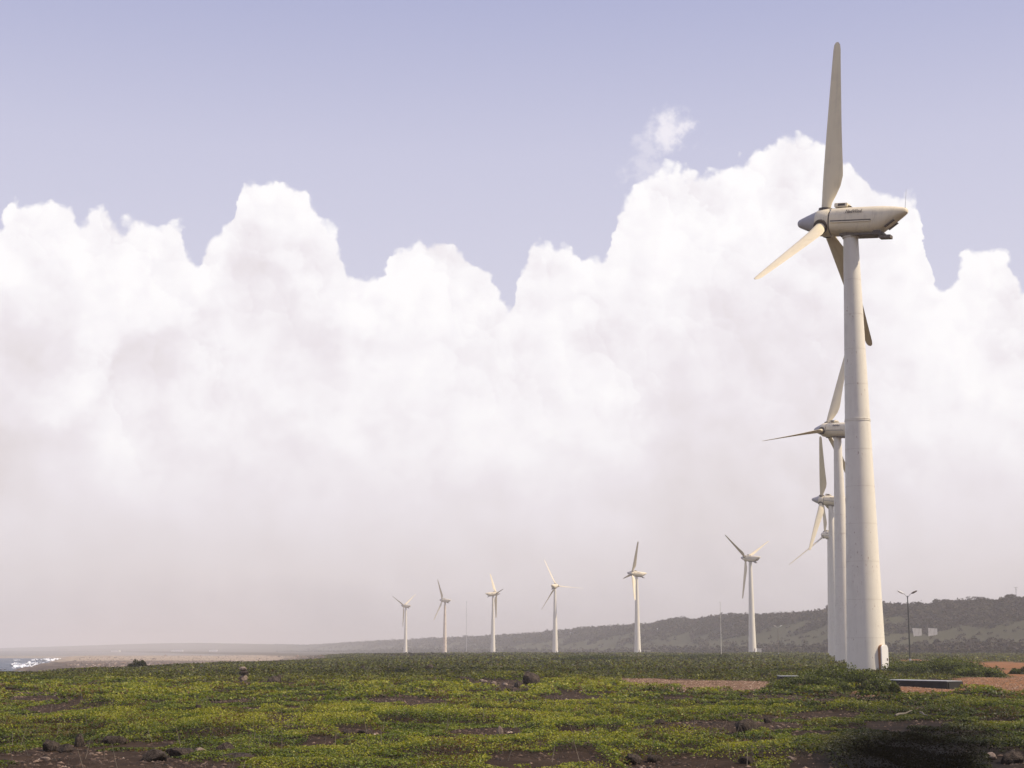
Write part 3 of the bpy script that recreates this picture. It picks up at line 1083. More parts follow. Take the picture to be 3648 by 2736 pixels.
def ground_cover(name, n, r0, r1, power, s0, s1, tri, label):
    x, y, r_ = veg_points(n, r0, r1, power)
    bare, road, grav, dark_patch = zones(x, y)
    block = np.maximum(np.maximum(bare, road * 1.2), grav * 1.2)
    ex = edge_x(y) + (fbm(x / 9, y / 14, 31, 4) - 0.5) * 12
    on = (block < rng.uniform(0.25, 0.75, n)) & (x > ex - 6)
    on &= ~((np.hypot(x - 28.95, y - 130.4) < 1.7))
    x, y, r_, block, dark_patch = x[on], y[on], r_[on], block[on], dark_patch[on]
    h_ = canopy(x, y) * (1 - 0.75 * sst(block, 0.1, 0.7))
    f_ = rng.uniform(0, 1, len(x)) ** 0.45
    z = height(x, y) + h_ * f_ + 0.01
    size = (s0 + (s1 - s0) * (r_ - r0) / (r1 - r0)) * rng.uniform(0.6, 1.35, len(x))
    g = fbm(x / 2.5, y / 5, 301, 3)
    g2 = fbm(x / 11, y / 22, 310, 3)
    g0 = fbm(x / 0.45, y / 0.9, 305, 3)
    hh = canopy(x, y)
    # young yellow-green growth on the crowns of the mats, shade painted into the leaf colours low down and in the hollows
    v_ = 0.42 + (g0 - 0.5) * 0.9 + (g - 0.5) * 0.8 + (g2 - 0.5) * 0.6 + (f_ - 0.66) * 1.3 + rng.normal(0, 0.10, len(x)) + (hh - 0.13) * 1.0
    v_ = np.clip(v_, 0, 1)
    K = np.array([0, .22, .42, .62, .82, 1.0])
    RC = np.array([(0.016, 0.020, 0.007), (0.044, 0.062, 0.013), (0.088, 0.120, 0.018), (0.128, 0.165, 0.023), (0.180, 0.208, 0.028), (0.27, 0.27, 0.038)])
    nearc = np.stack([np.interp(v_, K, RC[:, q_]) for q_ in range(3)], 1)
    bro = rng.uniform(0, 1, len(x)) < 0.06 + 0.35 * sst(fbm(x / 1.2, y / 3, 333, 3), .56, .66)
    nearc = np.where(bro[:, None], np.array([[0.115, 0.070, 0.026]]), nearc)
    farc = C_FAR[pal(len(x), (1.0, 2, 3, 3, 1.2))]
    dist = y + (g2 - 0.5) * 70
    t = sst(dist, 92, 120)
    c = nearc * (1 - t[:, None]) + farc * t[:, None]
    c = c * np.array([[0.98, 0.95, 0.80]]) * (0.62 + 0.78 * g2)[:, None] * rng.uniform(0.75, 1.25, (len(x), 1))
    ck = (dark_patch * (r_ < 60))[:, None]
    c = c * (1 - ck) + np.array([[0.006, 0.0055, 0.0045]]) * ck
    P_ = np.stack([x, y, z], 1)
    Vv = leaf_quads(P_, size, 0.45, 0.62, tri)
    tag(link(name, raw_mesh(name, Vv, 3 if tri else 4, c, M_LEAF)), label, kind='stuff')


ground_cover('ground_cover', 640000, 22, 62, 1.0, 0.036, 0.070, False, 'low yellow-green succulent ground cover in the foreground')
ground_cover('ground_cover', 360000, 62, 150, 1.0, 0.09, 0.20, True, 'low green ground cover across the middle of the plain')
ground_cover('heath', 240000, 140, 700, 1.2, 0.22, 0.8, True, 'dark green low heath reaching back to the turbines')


# dry scrub between the heath and the hills, and the woodland on the slopes
def shrub_mass(name, cx, cy, cz, rad, hgt, cols, ntri, tri_size, label):
    """many crowns as one mesh: each a cloud of small faces in a dome, denser on its shell"""
    n = len(cx)
    idx = np.repeat(np.arange(n), ntri)
    d = rng.normal(size=(len(idx), 3))
    d[:, 2] = np.abs(d[:, 2])
    d /= np.linalg.norm(d, axis=1)[:, None]
    lump = 0.78 + 0.22 * np.sin(d[:, 0] * 5 + idx) * np.cos(d[:, 1] * 4 + idx * 1.7)
    s_ = lump * rng.uniform(0.55, 1.05, len(idx)) ** 0.5
    P_ = np.stack([cx[idx] + d[:, 0] * rad[idx] * s_, cy[idx] + d[:, 1] * rad[idx] * s_, cz[idx] + d[:, 2] * hgt[idx] * s_], 1)
    size = tri_size * rad[idx] * rng.uniform(0.6, 1.4, len(idx))
    c = cols[idx] * rng.uniform(0.7, 1.3, (len(idx), 1))
    Vv = leaf_quads(P_, size, 0.3, 0.75, True)
    tag(link(name, raw_mesh(name, Vv, 3, c, M_CROWN)), label, kind='stuff')


C_WOOD = np.array([(0.034, 0.027, 0.018), (0.044, 0.038, 0.020), (0.027, 0.024, 0.015), (0.054, 0.046, 0.023), (0.045, 0.032, 0.022)])
n_ = 24000
a_ = rng.uniform(-0.22, 0.40, n_)
Rr = np.interp(a_, RIDGE_A, RIDGE_R)
w_ = np.interp(Rr, [800, 1700, 5000], [260, 420, 1500])
k_ = rng.uniform(-0.12, 1.12, n_) ** 1.0
yy = Rr - w_ + k_ * w_
xx = a_ * yy
dens = fbm(xx / 55, yy / 40, 401, 3)
upper = sst(k_ + (dens - 0.5) * 0.9, 0.60, 0.76)
lower = sst(k_, -0.12, -0.04) * (1 - sst(k_ + (dens - 0.5) * 0.30, 0.10, 0.20))
prob = np.maximum(np.maximum(upper * 0.95, lower * 0.9), 0.045)
keep = (rng.uniform(0, 1, n_) < prob) & (Rr < 4100)
xx, yy, k_, Rr, up_ = xx[keep], yy[keep], k_[keep], Rr[keep], upper[keep]
rad = rng.uniform(1.3, 3.2, len(xx)) * np.interp(Rr, [850, 2500, 2700, 4100], [1.0, 1.7, 1.5, 0.4]) * (0.65 + 0.35 * np.maximum(up_, k_ < 0.2))
cz = height(xx, yy) - 0.2
shrub_mass('hillside_woodland', xx, yy, cz, rad, rad * rng.uniform(0.9, 1.5, len(xx)), C_WOOD[rng.integers(0, 5, len(xx))] * 1.0, 46, 0.42,
           'dry thorn woodland covering the hill behind the turbines')

n_ = 9000
yy = rng.uniform(420, 1250, n_)
a_ = rng.uniform(-0.33, 0.38, n_)
xx = a_ * yy
Rr = np.interp(a_, RIDGE_A, RIDGE_R)
w_ = np.interp(Rr, [800, 1700, 5000], [260, 420, 1500])
keep = (yy < Rr - w_ * 1.05) & (xx > edge_x(yy) + 8) & (fbm(xx / 40, yy / 60, 77, 3) > 0.45)
for t_ in TURB:
    keep &= np.hypot(xx - t_[0], yy - t_[1]) > 6
xx, yy = xx[keep], yy[keep]
rad = rng.uniform(0.6, 1.8, len(xx))
shrub_mass('scrub', xx, yy, height(xx, yy) - 0.1, rad, rad * 0.42, (C_WOOD * np.array([[1.5, 1.6, 1.2]]))[rng.integers(0, 5, len(xx))], 24, 0.5,
           'low grey-brown scrub on the flat land before the hill')


# single trees standing up from the ridge line
def tree(px, k, rad, hgt, label, tone=1.0):
    a = (px - 1824) / F
    Rt = float(np.interp(a, RIDGE_A, RIDGE_R))
    w = float(np.interp(Rt, [800, 1700, 5000], [260, 420, 1500]))
    y = Rt - w + k * w
    x = a * y
    z = hz(x, y)
    root = empty('ridge_tree', (x, y, z))
    tag(root, label, 'tree', 'trees standing out on the hill')
    bm = bmesh.new()
    tube(bm, (0, 0, -0.5), (0.1, 0, hgt * 0.5), 0.28, 0.16, 8)
    for i in range(6):
        t = i * 1.05 + px
        tube(bm, (0.1, 0, hgt * (0.3 + 0.03 * i)), (math.cos(t) * rad * 0.6, math.sin(t) * rad * 0.6, hgt * (0.6 + 0.04 * i)), 0.11, 0.04, 6)
    link('trunk', bm_mesh(bm, 'trunk'), root, M_WOODP)
    n = 900
    cl = rng.normal(size=(14, 3))
    cl /= np.linalg.norm(cl, axis=1)[:, None]
    cl = cl * [rad * .62, rad * .62, hgt * .24] + [0, 0, hgt * .66]
    i_ = rng.integers(0, 14, n)
    d = rng.normal(size=(n, 3))
    d /= np.linalg.norm(d, axis=1)[:, None]
    P_ = cl[i_] + d * rng.uniform(.5, 1, (n, 1)) * [rad * .42, rad * .42, hgt * .20]
    c = C_WOOD[rng.integers(0, 5, n)] * tone * rng.uniform(.7, 1.3, (n, 1))
    link('crown', raw_mesh('crown', leaf_quads(P_, rng.uniform(.35, .8, n), .3, .7, True), 3, c, M_CROWN), root)


tree(3335, 0.93, 4.6, 4.6, 'broad dark tree on the ridge, first big crown right of the street lamp')
tree(3460, 0.90, 6.0, 5.0, 'widest dark tree on the ridge between the street lamp and the hilltop pole', 0.9)
tree(3590, 0.96, 4.2, 4.6, 'dark rounded tree at the foot of the hilltop pole')
tree(3286, 0.62, 4.2, 6.0, 'dark tree reaching down the slope right above the two pale wall panels', 0.8)
tree(2952, 0.95, 4.5, 4.5, 'dark ridge tree just left of the right-hand turbine towers')
tree(2420, 0.96, 6.0, 5.0, 'rounded tree on the crest left of the thin pale pole')
tree(1660, 0.98, 5.5, 6.5, 'small pointed tree clump on the low crest left of the thin radio mast')


# ------------------------------------------------------------------ bushes
C_BUSH = np.array([(0.105, 0.125, 0.022), (0.066, 0.084, 0.018), (0.038, 0.050, 0.014), (0.150, 0.165, 0.030), (0.022, 0.028, 0.010)])


def bush(name, cx, cy, rx, ry, h_, n, size, label, cat='bush', tone=1.0, lobes=14, group=None):
    z0 = hz(cx, cy)
    root = empty(name, (cx, cy, z0))
    tag(root, label, cat, group)
    lb = []
    for i in range(lobes):
        u_, v_ = rng.uniform(-1, 1), rng.uniform(-1, 1)
        if u_ * u_ + v_ * v_ > 1:
            u_ *= 0.6
            v_ *= 0.6
        e_ = 1 - 0.55 * (u_ * u_ + v_ * v_)
        lb.append((u_ * rx * .8, v_ * ry * .8, h_ * e_ * rng.uniform(.75, 1.05), rng.uniform(.25, .4)))
    i_ = rng.integers(0, lobes, n)
    Lb = np.array(lb)[i_]
    d = rng.normal(size=(n, 3))
    d[:, 2] = np.abs(d[:, 2])
    d /= np.linalg.norm(d, axis=1)[:, None]
    s_ = rng.uniform(0.2, 1.08, n) ** 0.4
    P_ = np.stack([Lb[:, 0] + d[:, 0] * rx * Lb[:, 3] * s_, Lb[:, 1] + d[:, 1] * ry * Lb[:, 3] * s_ * 1.2, d[:, 2] * Lb[:, 2] * s_], 1)
    P_[:, 2] += height(P_[:, 0] + cx, P_[:, 1] + cy) - z0
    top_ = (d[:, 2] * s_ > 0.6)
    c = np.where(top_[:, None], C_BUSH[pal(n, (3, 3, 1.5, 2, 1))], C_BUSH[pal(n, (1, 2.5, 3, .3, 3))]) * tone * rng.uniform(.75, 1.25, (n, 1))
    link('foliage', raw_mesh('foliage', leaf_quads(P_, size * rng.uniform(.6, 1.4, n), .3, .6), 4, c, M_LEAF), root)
    bm = bmesh.new()
    for l_ in lb[:10]:
        tube(bm, (l_[0] * .5, l_[1] * .5, -0.05), (l_[0], l_[1], l_[2] * .75), 0.03, 0.012, 6)
        for k in range(3):
            t = rng.uniform(0, 6.28)
            tube(bm, (l_[0] * .8, l_[1] * .8, l_[2] * .4), (l_[0] + math.cos(t) * .35, l_[1] + math.sin(t) * .35, l_[2] * .95), 0.012, 0.006, 5)
    link('stem', bm_mesh(bm, 'stem'), root, M_WOODP)['kind'] = 'stuff'
    return root


x_, y_ = gpt(3010, 2452)
bush('leafy_bush', x_, y_, 2.9, 2.6, 1.40, 30000, 0.095, 'dense dark green bush in front of the nearest turbine tower', lobes=22)
x_, y_ = gpt(2880, 2458)
bush('leafy_bush', x_, y_, 2.3, 1.9, 1.10, 15000, 0.085, 'low green bush left of the dense bush, beside the small grey slab', lobes=12)
x_, y_ = gpt(3130, 2466)
bush('leafy_bush', x_, y_, 1.2, 1.4, 0.95, 8000, 0.085, 'green bush touching the left end of the long dark plinth', lobes=10)
x_, y_ = gpt(3330, 2408)
bush('leafy_bush', x_, y_, 4.8, 5.0, 1.75, 26000, 0.13, 'wide green bush behind the long dark plinth', lobes=26)
x_, y_ = gpt(3500, 2414)
bush('leafy_bush', x_, y_, 2.2, 2.4, 1.0, 9000, 0.12, 'bright low end of the thicket, reaching over the orange dirt track', tone=1.2, lobes=12)
x_, y_ = gpt(3655, 2400)
bush('leafy_bush', x_, y_, 1.5, 1.5, 0.75, 6000, 0.12, 'dark bush cut by the right edge beside the orange dirt', tone=.7, lobes=8)
x_, y_ = gpt(3190, 2372)
bush('leafy_bush', x_, y_, 4.2, 5.0, 0.75, 9000, 0.2, 'dark bush between the nearest tower and the street lamp', tone=.7, lobes=12)
x_, y_ = gpt(490, 2372)
bush('dark_thornbush', x_, y_, 1.25, 1.2, 1.15, 7000, 0.13, 'round dark thornbush alone on the seaward edge of the green plain', tone=.38, lobes=10)
x_, y_ = gpt(2150, 2352)
bush('heath_bush', x_, y_, 9.0, 9.0, 1.3, 9000, 0.35, 'low dark green thicket in front of the side-on turbine', tone=.8, lobes=16)
x_, y_ = gpt(2490, 2346)
bush('heath_bush', x_, y_, 13.0, 9.0, 1.3, 9000, 0.35, 'long low dark thicket before the thin pale pole', tone=.65, lobes=20)


# ------------------------------------------------------------------ rocks
def rock_mesh(seed, rough=0.35, flat=0.6):
    rg = np.random.default_rng(seed)
    bm = bmesh.new()
    bmesh.ops.create_icosphere(bm, subdivisions=3, radius=1.0)
    dirs = rg.normal(size=(9, 3))
    dirs /= np.linalg.norm(dirs, axis=1)[:, None]
    cuts = rg.uniform(0.55, 0.92, 9)
    for v in bm.verts:
        p = np.array(v.co)
        for d, c_ in zip(dirs, cuts):
            t = p @ d
            if t > c_:
                p = p - d * (t - c_) * 0.9
        nn = fbm(np.array([p[0] * 2.4 + seed]), np.array([p[1] * 2.4 + p[2] * 1.7]), seed, 4)[0] - .5
        p = p * (1 + rough * nn)
        v.co = (p[0], p[1], p[2] * flat)
    return bm_mesh(bm, 'rock', True, R(22))


RM_D = [rock_mesh(s) for s in range(1, 6)]
RM_P = [rock_mesh(s, 0.3, 0.5) for s in range(11, 15)]
for m_ in RM_D:
    m_.materials.append(M_ROCK)
for m_ in RM_P:
    m_.materials.append(M_ROCKP)


def rock(px, py, w, h_, label, pale=False, k=0, rz=0.0, sink=0.25, group=None, tilt=0.0):
    """w, h_ in photo pixels"""
    x, y = gpt(px, py)
    sc = y / F
    o = link('rock', (RM_P if pale else RM_D)[k % (4 if pale else 5)])
    H = h_ * sc * 1.3
    o.scale = (w * sc / 2, w * sc / 2 * 0.85, H / 1.1)
    o.rotation_euler = (tilt, tilt * .5, rz)
    o.location = (x, y, hz(x, y) + H * (0.5 - sink))
    tag(o, label, 'rock', group)
    return o


rock(1889, 2440, 72, 46, 'largest dark craggy boulder in the rock pile on the plain', k=0, rz=.4)
rock(1842, 2448, 30, 22, 'dark rock left of the craggy boulder', k=1, rz=1.4)
rock(1932, 2452, 34, 16, 'grey flat rock right of the craggy boulder', k=2, rz=2.)
rock(1722, 2432, 36, 16, 'pale flat rock at the left end of the rock pile', pale=True, k=0)
rock(1758, 2440, 26, 13, 'second pale rock of the rock pile, right of the first', pale=True, k=1, rz=1.)
rock(1798, 2444, 24, 12, 'small pale rock midway in the rock pile', pale=True, k=2, rz=2.)
rock(1815, 2462, 30, 12, 'dark low rock in front of the rock pile', k=3, rz=.8)
rock(1880, 2466, 34, 12, 'dark slab at the front foot of the craggy boulder', k=4, rz=.2)
rock(1531, 2392, 34, 30, 'lone pointed grey rock on dark heath left of the rock pile', k=2, rz=.9, sink=.2)
rock(1485, 2400, 26, 12, 'low dark rock left of the lone pointed grey rock', k=3)
rock(1560, 2398, 24, 11, 'low dark rock right of the lone pointed grey rock', k=1)
rock(1292, 2386, 22, 18, 'dark rock standing far out on the heath', k=4)
rock(1642, 2424, 36, 14, 'flat dark rock between the pointed rock and the rock pile', k=0, rz=2.4)
rock(705, 2426, 34, 22, 'pale angular rock left of the little cairn', pale=True, k=3, rz=.3)
rock(728, 2432, 22, 14, 'small pale rock leaning against the pale angular rock', pale=True, k=1, rz=1.1)
rock(765, 2437, 34, 11, 'long low pale rock near the little cairn', pale=True, k=0, rz=.1)
rock(971, 2438, 50, 30, 'dark boulder right of the little cairn', k=1, rz=.5)
rock(992, 2434, 26, 34, 'upright dark rock behind the dark boulder by the cairn', k=2, rz=1.5)
rock(1023, 2406, 28, 16, 'small dark rock high on the left plain', k=3, rz=.2)
rock(1098, 2425, 20, 16, 'small dark upright rock right of the cairn boulders', k=0, rz=.7)
rock(947, 2419, 36, 12, 'low dark rock behind the cairn boulders', k=4, rz=.7)
rock(1190, 2434, 34, 18, 'dark flat rock at mid distance', k=1, rz=1.7)
rock(456, 2434, 34, 20, 'dark rock in the grass at the left', k=2, rz=.1)
rock(515, 2441, 26, 18, 'darkest small rock in the grass left of the pale rocks', k=3, rz=1.9)
rock(407, 2452, 36, 11, 'low dark rock left of the grass rocks', k=0, rz=.9)
rock(30, 2456, 60, 14, 'flat dark rock at the left edge', k=4, rz=.9)
rock(358, 2462, 22, 12, 'small dark stone in the grass below the thornbush', k=1)
rock(705, 2548, 26, 30, 'dark stump-like rock in the foreground grass', k=2, sink=.1)
# foreground bare patch
rock(179, 2672, 70, 36, 'dark boulder in the left foreground earth', k=0, rz=.6)
rock(277, 2662, 44, 46, 'upright dark boulder behind the foreground earth patch', k=1, rz=1.2)
rock(230, 2680, 60, 30, 'broad dark boulder beside the upright foreground boulder', k=4, rz=.1)
rock(405, 2652, 84, 34, 'wide dark boulder under the edge of the green foreground', k=3, rz=.2)
rock(645, 2692, 110, 34, 'flat brown slab of rock tilted towards the sun', pale=False, k=2, rz=.4, tilt=.15)
rock(545, 2712, 110, 40, 'black jagged rock in front of the brown slab', k=0, rz=2.0)
rock(797, 2684, 70, 44, 'dark boulder half under the leaves right of the brown slab', k=1, rz=.3)
rock(840, 2708, 130, 20, 'long low ledge of rock at the bottom left', k=4, rz=.3)
rock(715, 2676, 44, 18, 'pale broken rock behind the brown slab', pale=True, k=2)
rock(160, 2712, 40, 14, 'rusty pale stone in the left foreground earth', pale=True, k=1, rz=.5)
rock(325, 2690, 22, 12, 'small bright stone in the left foreground earth', pale=True, k=3)
# right of the middle
rock(2655, 2610, 90, 50, 'dark pointed rock on the bare patch right of centre', k=3, rz=.4, tilt=-.25)
rock(2735, 2582, 34, 26, 'small dark boulder behind the pointed rock', k=0)
rock(2775, 2600, 24, 14, 'orange-brown stone right of the pointed rock', pale=True, k=0)
rock(2452, 2614, 44, 16, 'pale flat stone on the bare patch left of the pointed rock', pale=True, k=1)
rock(2500, 2620, 60, 26, 'brown boulder next to the pale flat stone', k=2, rz=1.)
rock(2350, 2584, 40, 18, 'dark rock at the left end of the right bare patch', k=4)
rock(2330, 2578, 16, 9, 'white stone lying on the dark rock patch', pale=True, k=3)
rock(2430, 2600, 70, 24, 'wide brown rock in the right bare patch', k=1, rz=.2)
rock(2250, 2722, 80, 34, 'black boulder at the bottom edge below the bright leaves', k=0, rz=.9)
rock(2330, 2716, 60, 26, 'dark boulder right of the black bottom boulder', k=3, rz=.3)
rock(2660, 2728, 60, 30, 'dark boulder at the bottom edge left of the dark patch', k=2, rz=.3)
rock(2820, 2722, 40, 20, 'pale brown stone at the border of the dark patch', pale=True, k=0, rz=.3)
rock(2700, 2708, 50, 22, 'dark stone behind the bottom boulder', k=4, rz=1.3)
rock(3600, 2722, 90, 44, 'dark boulder in the bottom right corner', k=1, rz=.3)
rock(3530, 2706, 60, 24, 'reddish brown rock left of the corner boulder', pale=True, k=2, rz=.9)
rock(1780, 2628, 26, 40, 'pale stub of rock in the long foreground hollow', pale=True, k=3, sink=.1)
rock(1300, 2628, 60, 26, 'dark rock in the shaded hollow left of centre', k=2, rz=.6)
rock(1240, 2622, 50, 20, 'flatter dark rock beside the hollow left of centre', k=0, rz=.1)

# little cairn
x_, y_ = gpt(867, 2444)
cz_ = hz(x_, y_)
root = empty('stone_cairn', (x_, y_, cz_))
tag(root, 'little upright cairn of stacked brown stones on the left plain', 'cairn')
zz = -0.05
for i, (w, h_) in enumerate(((.40, .36), (.30, .34), (.36, .24), (.24, .28))):
    o = link('stone', RM_P[i], root) if i % 2 else link('stone', RM_D[i], root)
    o.scale = (w, w * .8, h_)
    o.rotation_euler = (0, 0, i * 1.1)
    o.location = (0.03 * (-1) ** i, 0, zz + h_ * .55)
    zz += h_ * .95


# loose stones on the bare patches, tracks and terrace
def stones(name, pts, size, cols, label):
    n = len(pts)
    # squashed octahedra
    base = np.array([(1, 0, 0), (0, 1, 0), (-1, 0, 0), (0, -1, 0), (0, 0, 1)], float)
    fc_ = [(0, 1, 4), (1, 2, 4), (2, 3, 4), (3, 0, 4)]
    P_ = base[None] * (rng.uniform(0.6, 1.3, (n, 5, 1))) * size[:, None, None]
    P_[:, :, 2] *= 0.5
    ang = rng.uniform(0, 6.28, n)
    c_, s_ = np.cos(ang)[:, None], np.sin(ang)[:, None]
    x = P_[:, :, 0] * c_ - P_[:, :, 1] * s_
    y = P_[:, :, 0] * s_ + P_[:, :, 1] * c_
    P_ = np.stack([x, y, P_[:, :, 2]], -1) + pts[:, None]
    V_ = P_[:, fc_, :].reshape(-1, 3)
    tag(link(name, raw_mesh(name, V_, 3, np.repeat(cols, 4, 0), M_STONES)), label, kind='stuff')


x, y, r_ = veg_points(240000, 22, 130, 1.0)
bare, road, grav, dark_patch = zones(x, y)
pr = np.maximum(np.maximum(bare * 0.55, road * 0.5), grav * 1.0) * (1 - dark_patch)
on = pr > rng.uniform(0, 1.0, len(x))
x, y, r_, grav, road = x[on], y[on], r_[on], grav[on], road[on]
sz = (0.012 + 0.0007 * r_) * (0.4 + rng.pareto(3.0, len(x)) * 1.2)
sz = np.minimum(sz, 0.065)
cs = np.array([(0.075, 0.052, 0.040), (0.14, 0.095, 0.070), (0.26, 0.18, 0.13), (0.42, 0.33, 0.26), (0.035, 0.028, 0.024)])
c = cs[pal(len(x), (4, 3, .8, .12, 3))] * 0.85
cg = np.array([(0.22, 0.135, 0.085), (0.32, 0.21, 0.14), (0.13, 0.080, 0.05), (0.46, 0.36, 0.27)])[pal(len(x), (3, 2, 3, .4))]
mk = np.clip(np.maximum(grav, road), 0, 1)[:, None]
c = c * (1 - mk) + cg * mk
stones('gravel', np.stack([x, y, height(x, y)], 1), sz, c, 'loose brown and orange gravel on the bare patches and dirt tracks')
n_ = 9000
y = 560 + rng.uniform(0, 1, n_) ** 1.4 * 1000
x = -y * rng.uniform(0.05, 0.33, n_)
on = (x < edge_x(y) - 8) & (x > coast_x(y) + 6)
x, y = x[on], y[on]
c = cs[pal(len(x), (2, 3, 3, 1, 1))] * 1.0
stones('terrace_stones', np.stack([x, y, height(x, y)], 1), rng.uniform(0.15, 0.5, len(x)) * (1 + rng.pareto(5, len(x))), c, 'pale and brown boulders strewn over the low shore terrace')

# dead twigs poking out of the near leaves
bm = bmesh.new()
for i in range(260):
    y = rng.uniform(26, 62)
    x = y * rng.uniform(-0.34, 0.34)
    z = hz(x, y) + 0.12
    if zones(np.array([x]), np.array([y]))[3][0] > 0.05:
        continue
    t = rng.uniform(0, 6.28)
    h_ = rng.uniform(.15, .38)
    tube(bm, (x, y, z - .1), (x + math.cos(t) * .12, y + math.sin(t) * .12, z + h_), 0.007, 0.003, 4)
tag(link('dry_twigs', bm_mesh(bm, 'dry_twigs'), mat=M_WOODP), 'thin dry twigs sticking up from the foreground ground cover', kind='stuff')


def fallen_branch(px0, py0, px1, py1, label):
    x0, y0 = gpt(px0, py0, .3)
    x1, y1 = gpt(px1, py1, .3)
    bm = bmesh.new()
    a, c_ = Vector((0, 0, 0)), Vector((x1 - x0, y1 - y0, 0))
    prev = a
    for k in range(1, 6):
        p = a.lerp(c_, k / 5) + Vector((0, 0, .015 * math.sin(k * 1.7)))
        tube(bm, prev, p, .035 - .004 * k, .031 - .004 * k, 7)
        prev = p
    o = link('fallen_branch', bm_mesh(bm, 'fallen_branch'), mat=paint('bleached_wood_%d' % px0, (0.13, 0.11, 0.08), .8))
    o.location = (x0, y0, hz(x0, y0) + 0.40)
    tag(o, label, 'branch')


fallen_branch(3190, 2566, 3250, 2549, 'pale bleached branch behind the dark patch, left one of two')
fallen_branch(3280, 2552, 3306, 2566, 'short pale branch behind the dark patch, right one of two')

# small dark post in the gravel
x_, y_ = gpt(2383, 2462)
bm = bmesh.new()
tube(bm, (0, 0, -.1), (0.01, 0, .34), .045, .04, 10)
box(bm, (0.01, 0, .36), (.11, .11, .04), bevel=.01)
o = link('marker_post', bm_mesh(bm, 'marker_post'), mat=M_DARK)
o.location = (x_, y_, hz(x_, y_))
tag(o, 'short dark marker post on the orange gravel patch', 'post')

# ------------------------------------------------------------------ plinths
x0, y0 = gpt(3185, 2443)
x1, y1 = gpt(3414, 2449)
ln = math.hypot(x1 - x0, y1 - y0)
root = empty('concrete_plinth', ((x0 + x1) / 2, (y0 + y1) / 2 + .6, hz((x0 + x1) / 2, (y0 + y1) / 2)), math.atan2(y1 - y0, x1 - x0))
tag(root, 'long low plinth with black sides and a pale top beside the nearest tower', 'plinth')
bm = bmesh.new()
box(bm, (0, 0, .14), (ln, 1.3, .48), bevel=.015)
box(bm, (ln / 2 + .012, 0, .12), (.06, 1.1, .40), bevel=.01)
link('side', bm_mesh(bm, 'side'), root, M_SLABD)
bm = bmesh.new()
box(bm, (0, .02, .40), (ln - .12, 1.25, .035), bevel=.008)
link('cover', bm_mesh(bm, 'cover'), root, M_SLABT)
x0, y0 = gpt(2818, 2424)
root = empty('inspection_cover', (x0, y0 + .3, hz(x0, y0)))
tag(root, 'small grey-topped slab at the right end of the orange gravel', 'slab')
bm = bmesh.new()
box(bm, (0, 0, .14), (1.55, 1.2, .34), bevel=.015)
link('base', bm_mesh(bm, 'base'), root, M_SLABD)
bm = bmesh.new()
box(bm, (0, 0, .325), (1.6, 1.25, .03), bevel=.008)
link('lid', bm_mesh(bm, 'lid'), root, M_SLABT)


# ------------------------------------------------------------------ street lamps
def street_lamp(px, dist, H, label, pole_mat, head_mat, rz=0.0):
    x = (px - 1824) / F * dist
    z = hz(x, dist)
    root = empty('street_lamp', (x, dist, z), rz)
    tag(root, label, 'street lamp', 'two-armed street lamps')
    bm = bmesh.new()
    tube(bm, (0, 0, -.3), (0, 0, H * .96), .125, .07, 12)
    link('pole', bm_mesh(bm, 'pole', True, R(40)), root, pole_mat)
    bm = bmesh.new()
    tube(bm, (0, 0, 0), (0, 0, .75), .17, .17, 12)
    link('footing', bm_mesh(bm, 'footing', True, R(40)), root, M_GALV)
    for s in (-1, 1):
        bm = bmesh.new()
        pts = [(0, 0, H * .93), (s * .12, 0, H * .955), (s * .42, 0, H * .985), (s * .62, 0, H * 1.0)]
        for p, n in zip(pts, pts[1:]):
            tube(bm, p, n, .05, .045, 8)
        ar = link('arm', bm_mesh(bm, 'arm'), root, M_GALV)
        bm = bmesh.new()
        rot = Matrix.Rotation(-s * R(26), 3, 'Y')
        rings = []
        for t, w, hh in ((0, .06, .05), (.10, .13, .10), (.35, .19, .14), (.75, .18, .12), (.95, .10, .06)):
            c = Vector((s * t, 0, 0))
            ring = []
            for i in range(12):
                a_ = 2 * PI * i / 12
                p = c + Vector((0, w * math.cos(a_), hh * math.sin(a_)))
                ring.append(rot @ p + Vector((s * .58, 0, H * .995)))
            rings.append(ring)
        loft(bm, rings)
        link('lamp_head', bm_mesh(bm, 'lamp_head', True, R(60)), ar, head_mat[0 if s < 0 else 1])


street_lamp(3221, 232, 10.2, 'tall dark two-armed street lamp standing right of the nearest tower', M_POLE, (M_WHITE, M_BROWN))
street_lamp(2760, 538, 9.6, 'far two-armed street lamp in front of the hill, left of the tower line', M_WOODP, (M_PALE, M_WHITE))


# masts and poles
def mast(name, px, dist, H, r0, r1, label, mat, cat='mast', guys=False):
    x = (px - 1824) / F * dist
    z = hz(x, dist)
    root = empty(name, (x, dist, z))
    tag(root, label, cat)
    bm = bmesh.new()
    tube(bm, (0, 0, -.3), (0, 0, H), r0, r1, 8)
    link('pole', bm_mesh(bm, 'pole', True, R(40)), root, mat)
    bm = bmesh.new()
    for k in range(3):
        tube(bm, (-.35 * (k < 1), 0, H - .15 - k * H * .3), (.35, 0, H - .15 - k * H * .3), r1 * .7, r1 * .7, 6)
    link('sensor_arm', bm_mesh(bm, 'sensor_arm'), root, mat)
    if guys:
        bm = bmesh.new()
        for k in range(3):
            t = k * 2.094 + .4
            tube(bm, (math.cos(t) * H * .35, math.sin(t) * H * .35, 0), (0, 0, H * .8), .015, .015, 4)
        link('guy_wire', bm_mesh(bm, 'guy_wire'), root, mat)


mast('radio_mast', 1664, 1500, 50, .22, .16, 'very thin tall grey radio mast rising from the low crest', M_GALV, guys=True)
mast('measuring_pole', 2559, 480, 16.2, .11, .05, 'thin pale measuring pole between two turbines', M_PALE, 'pole')

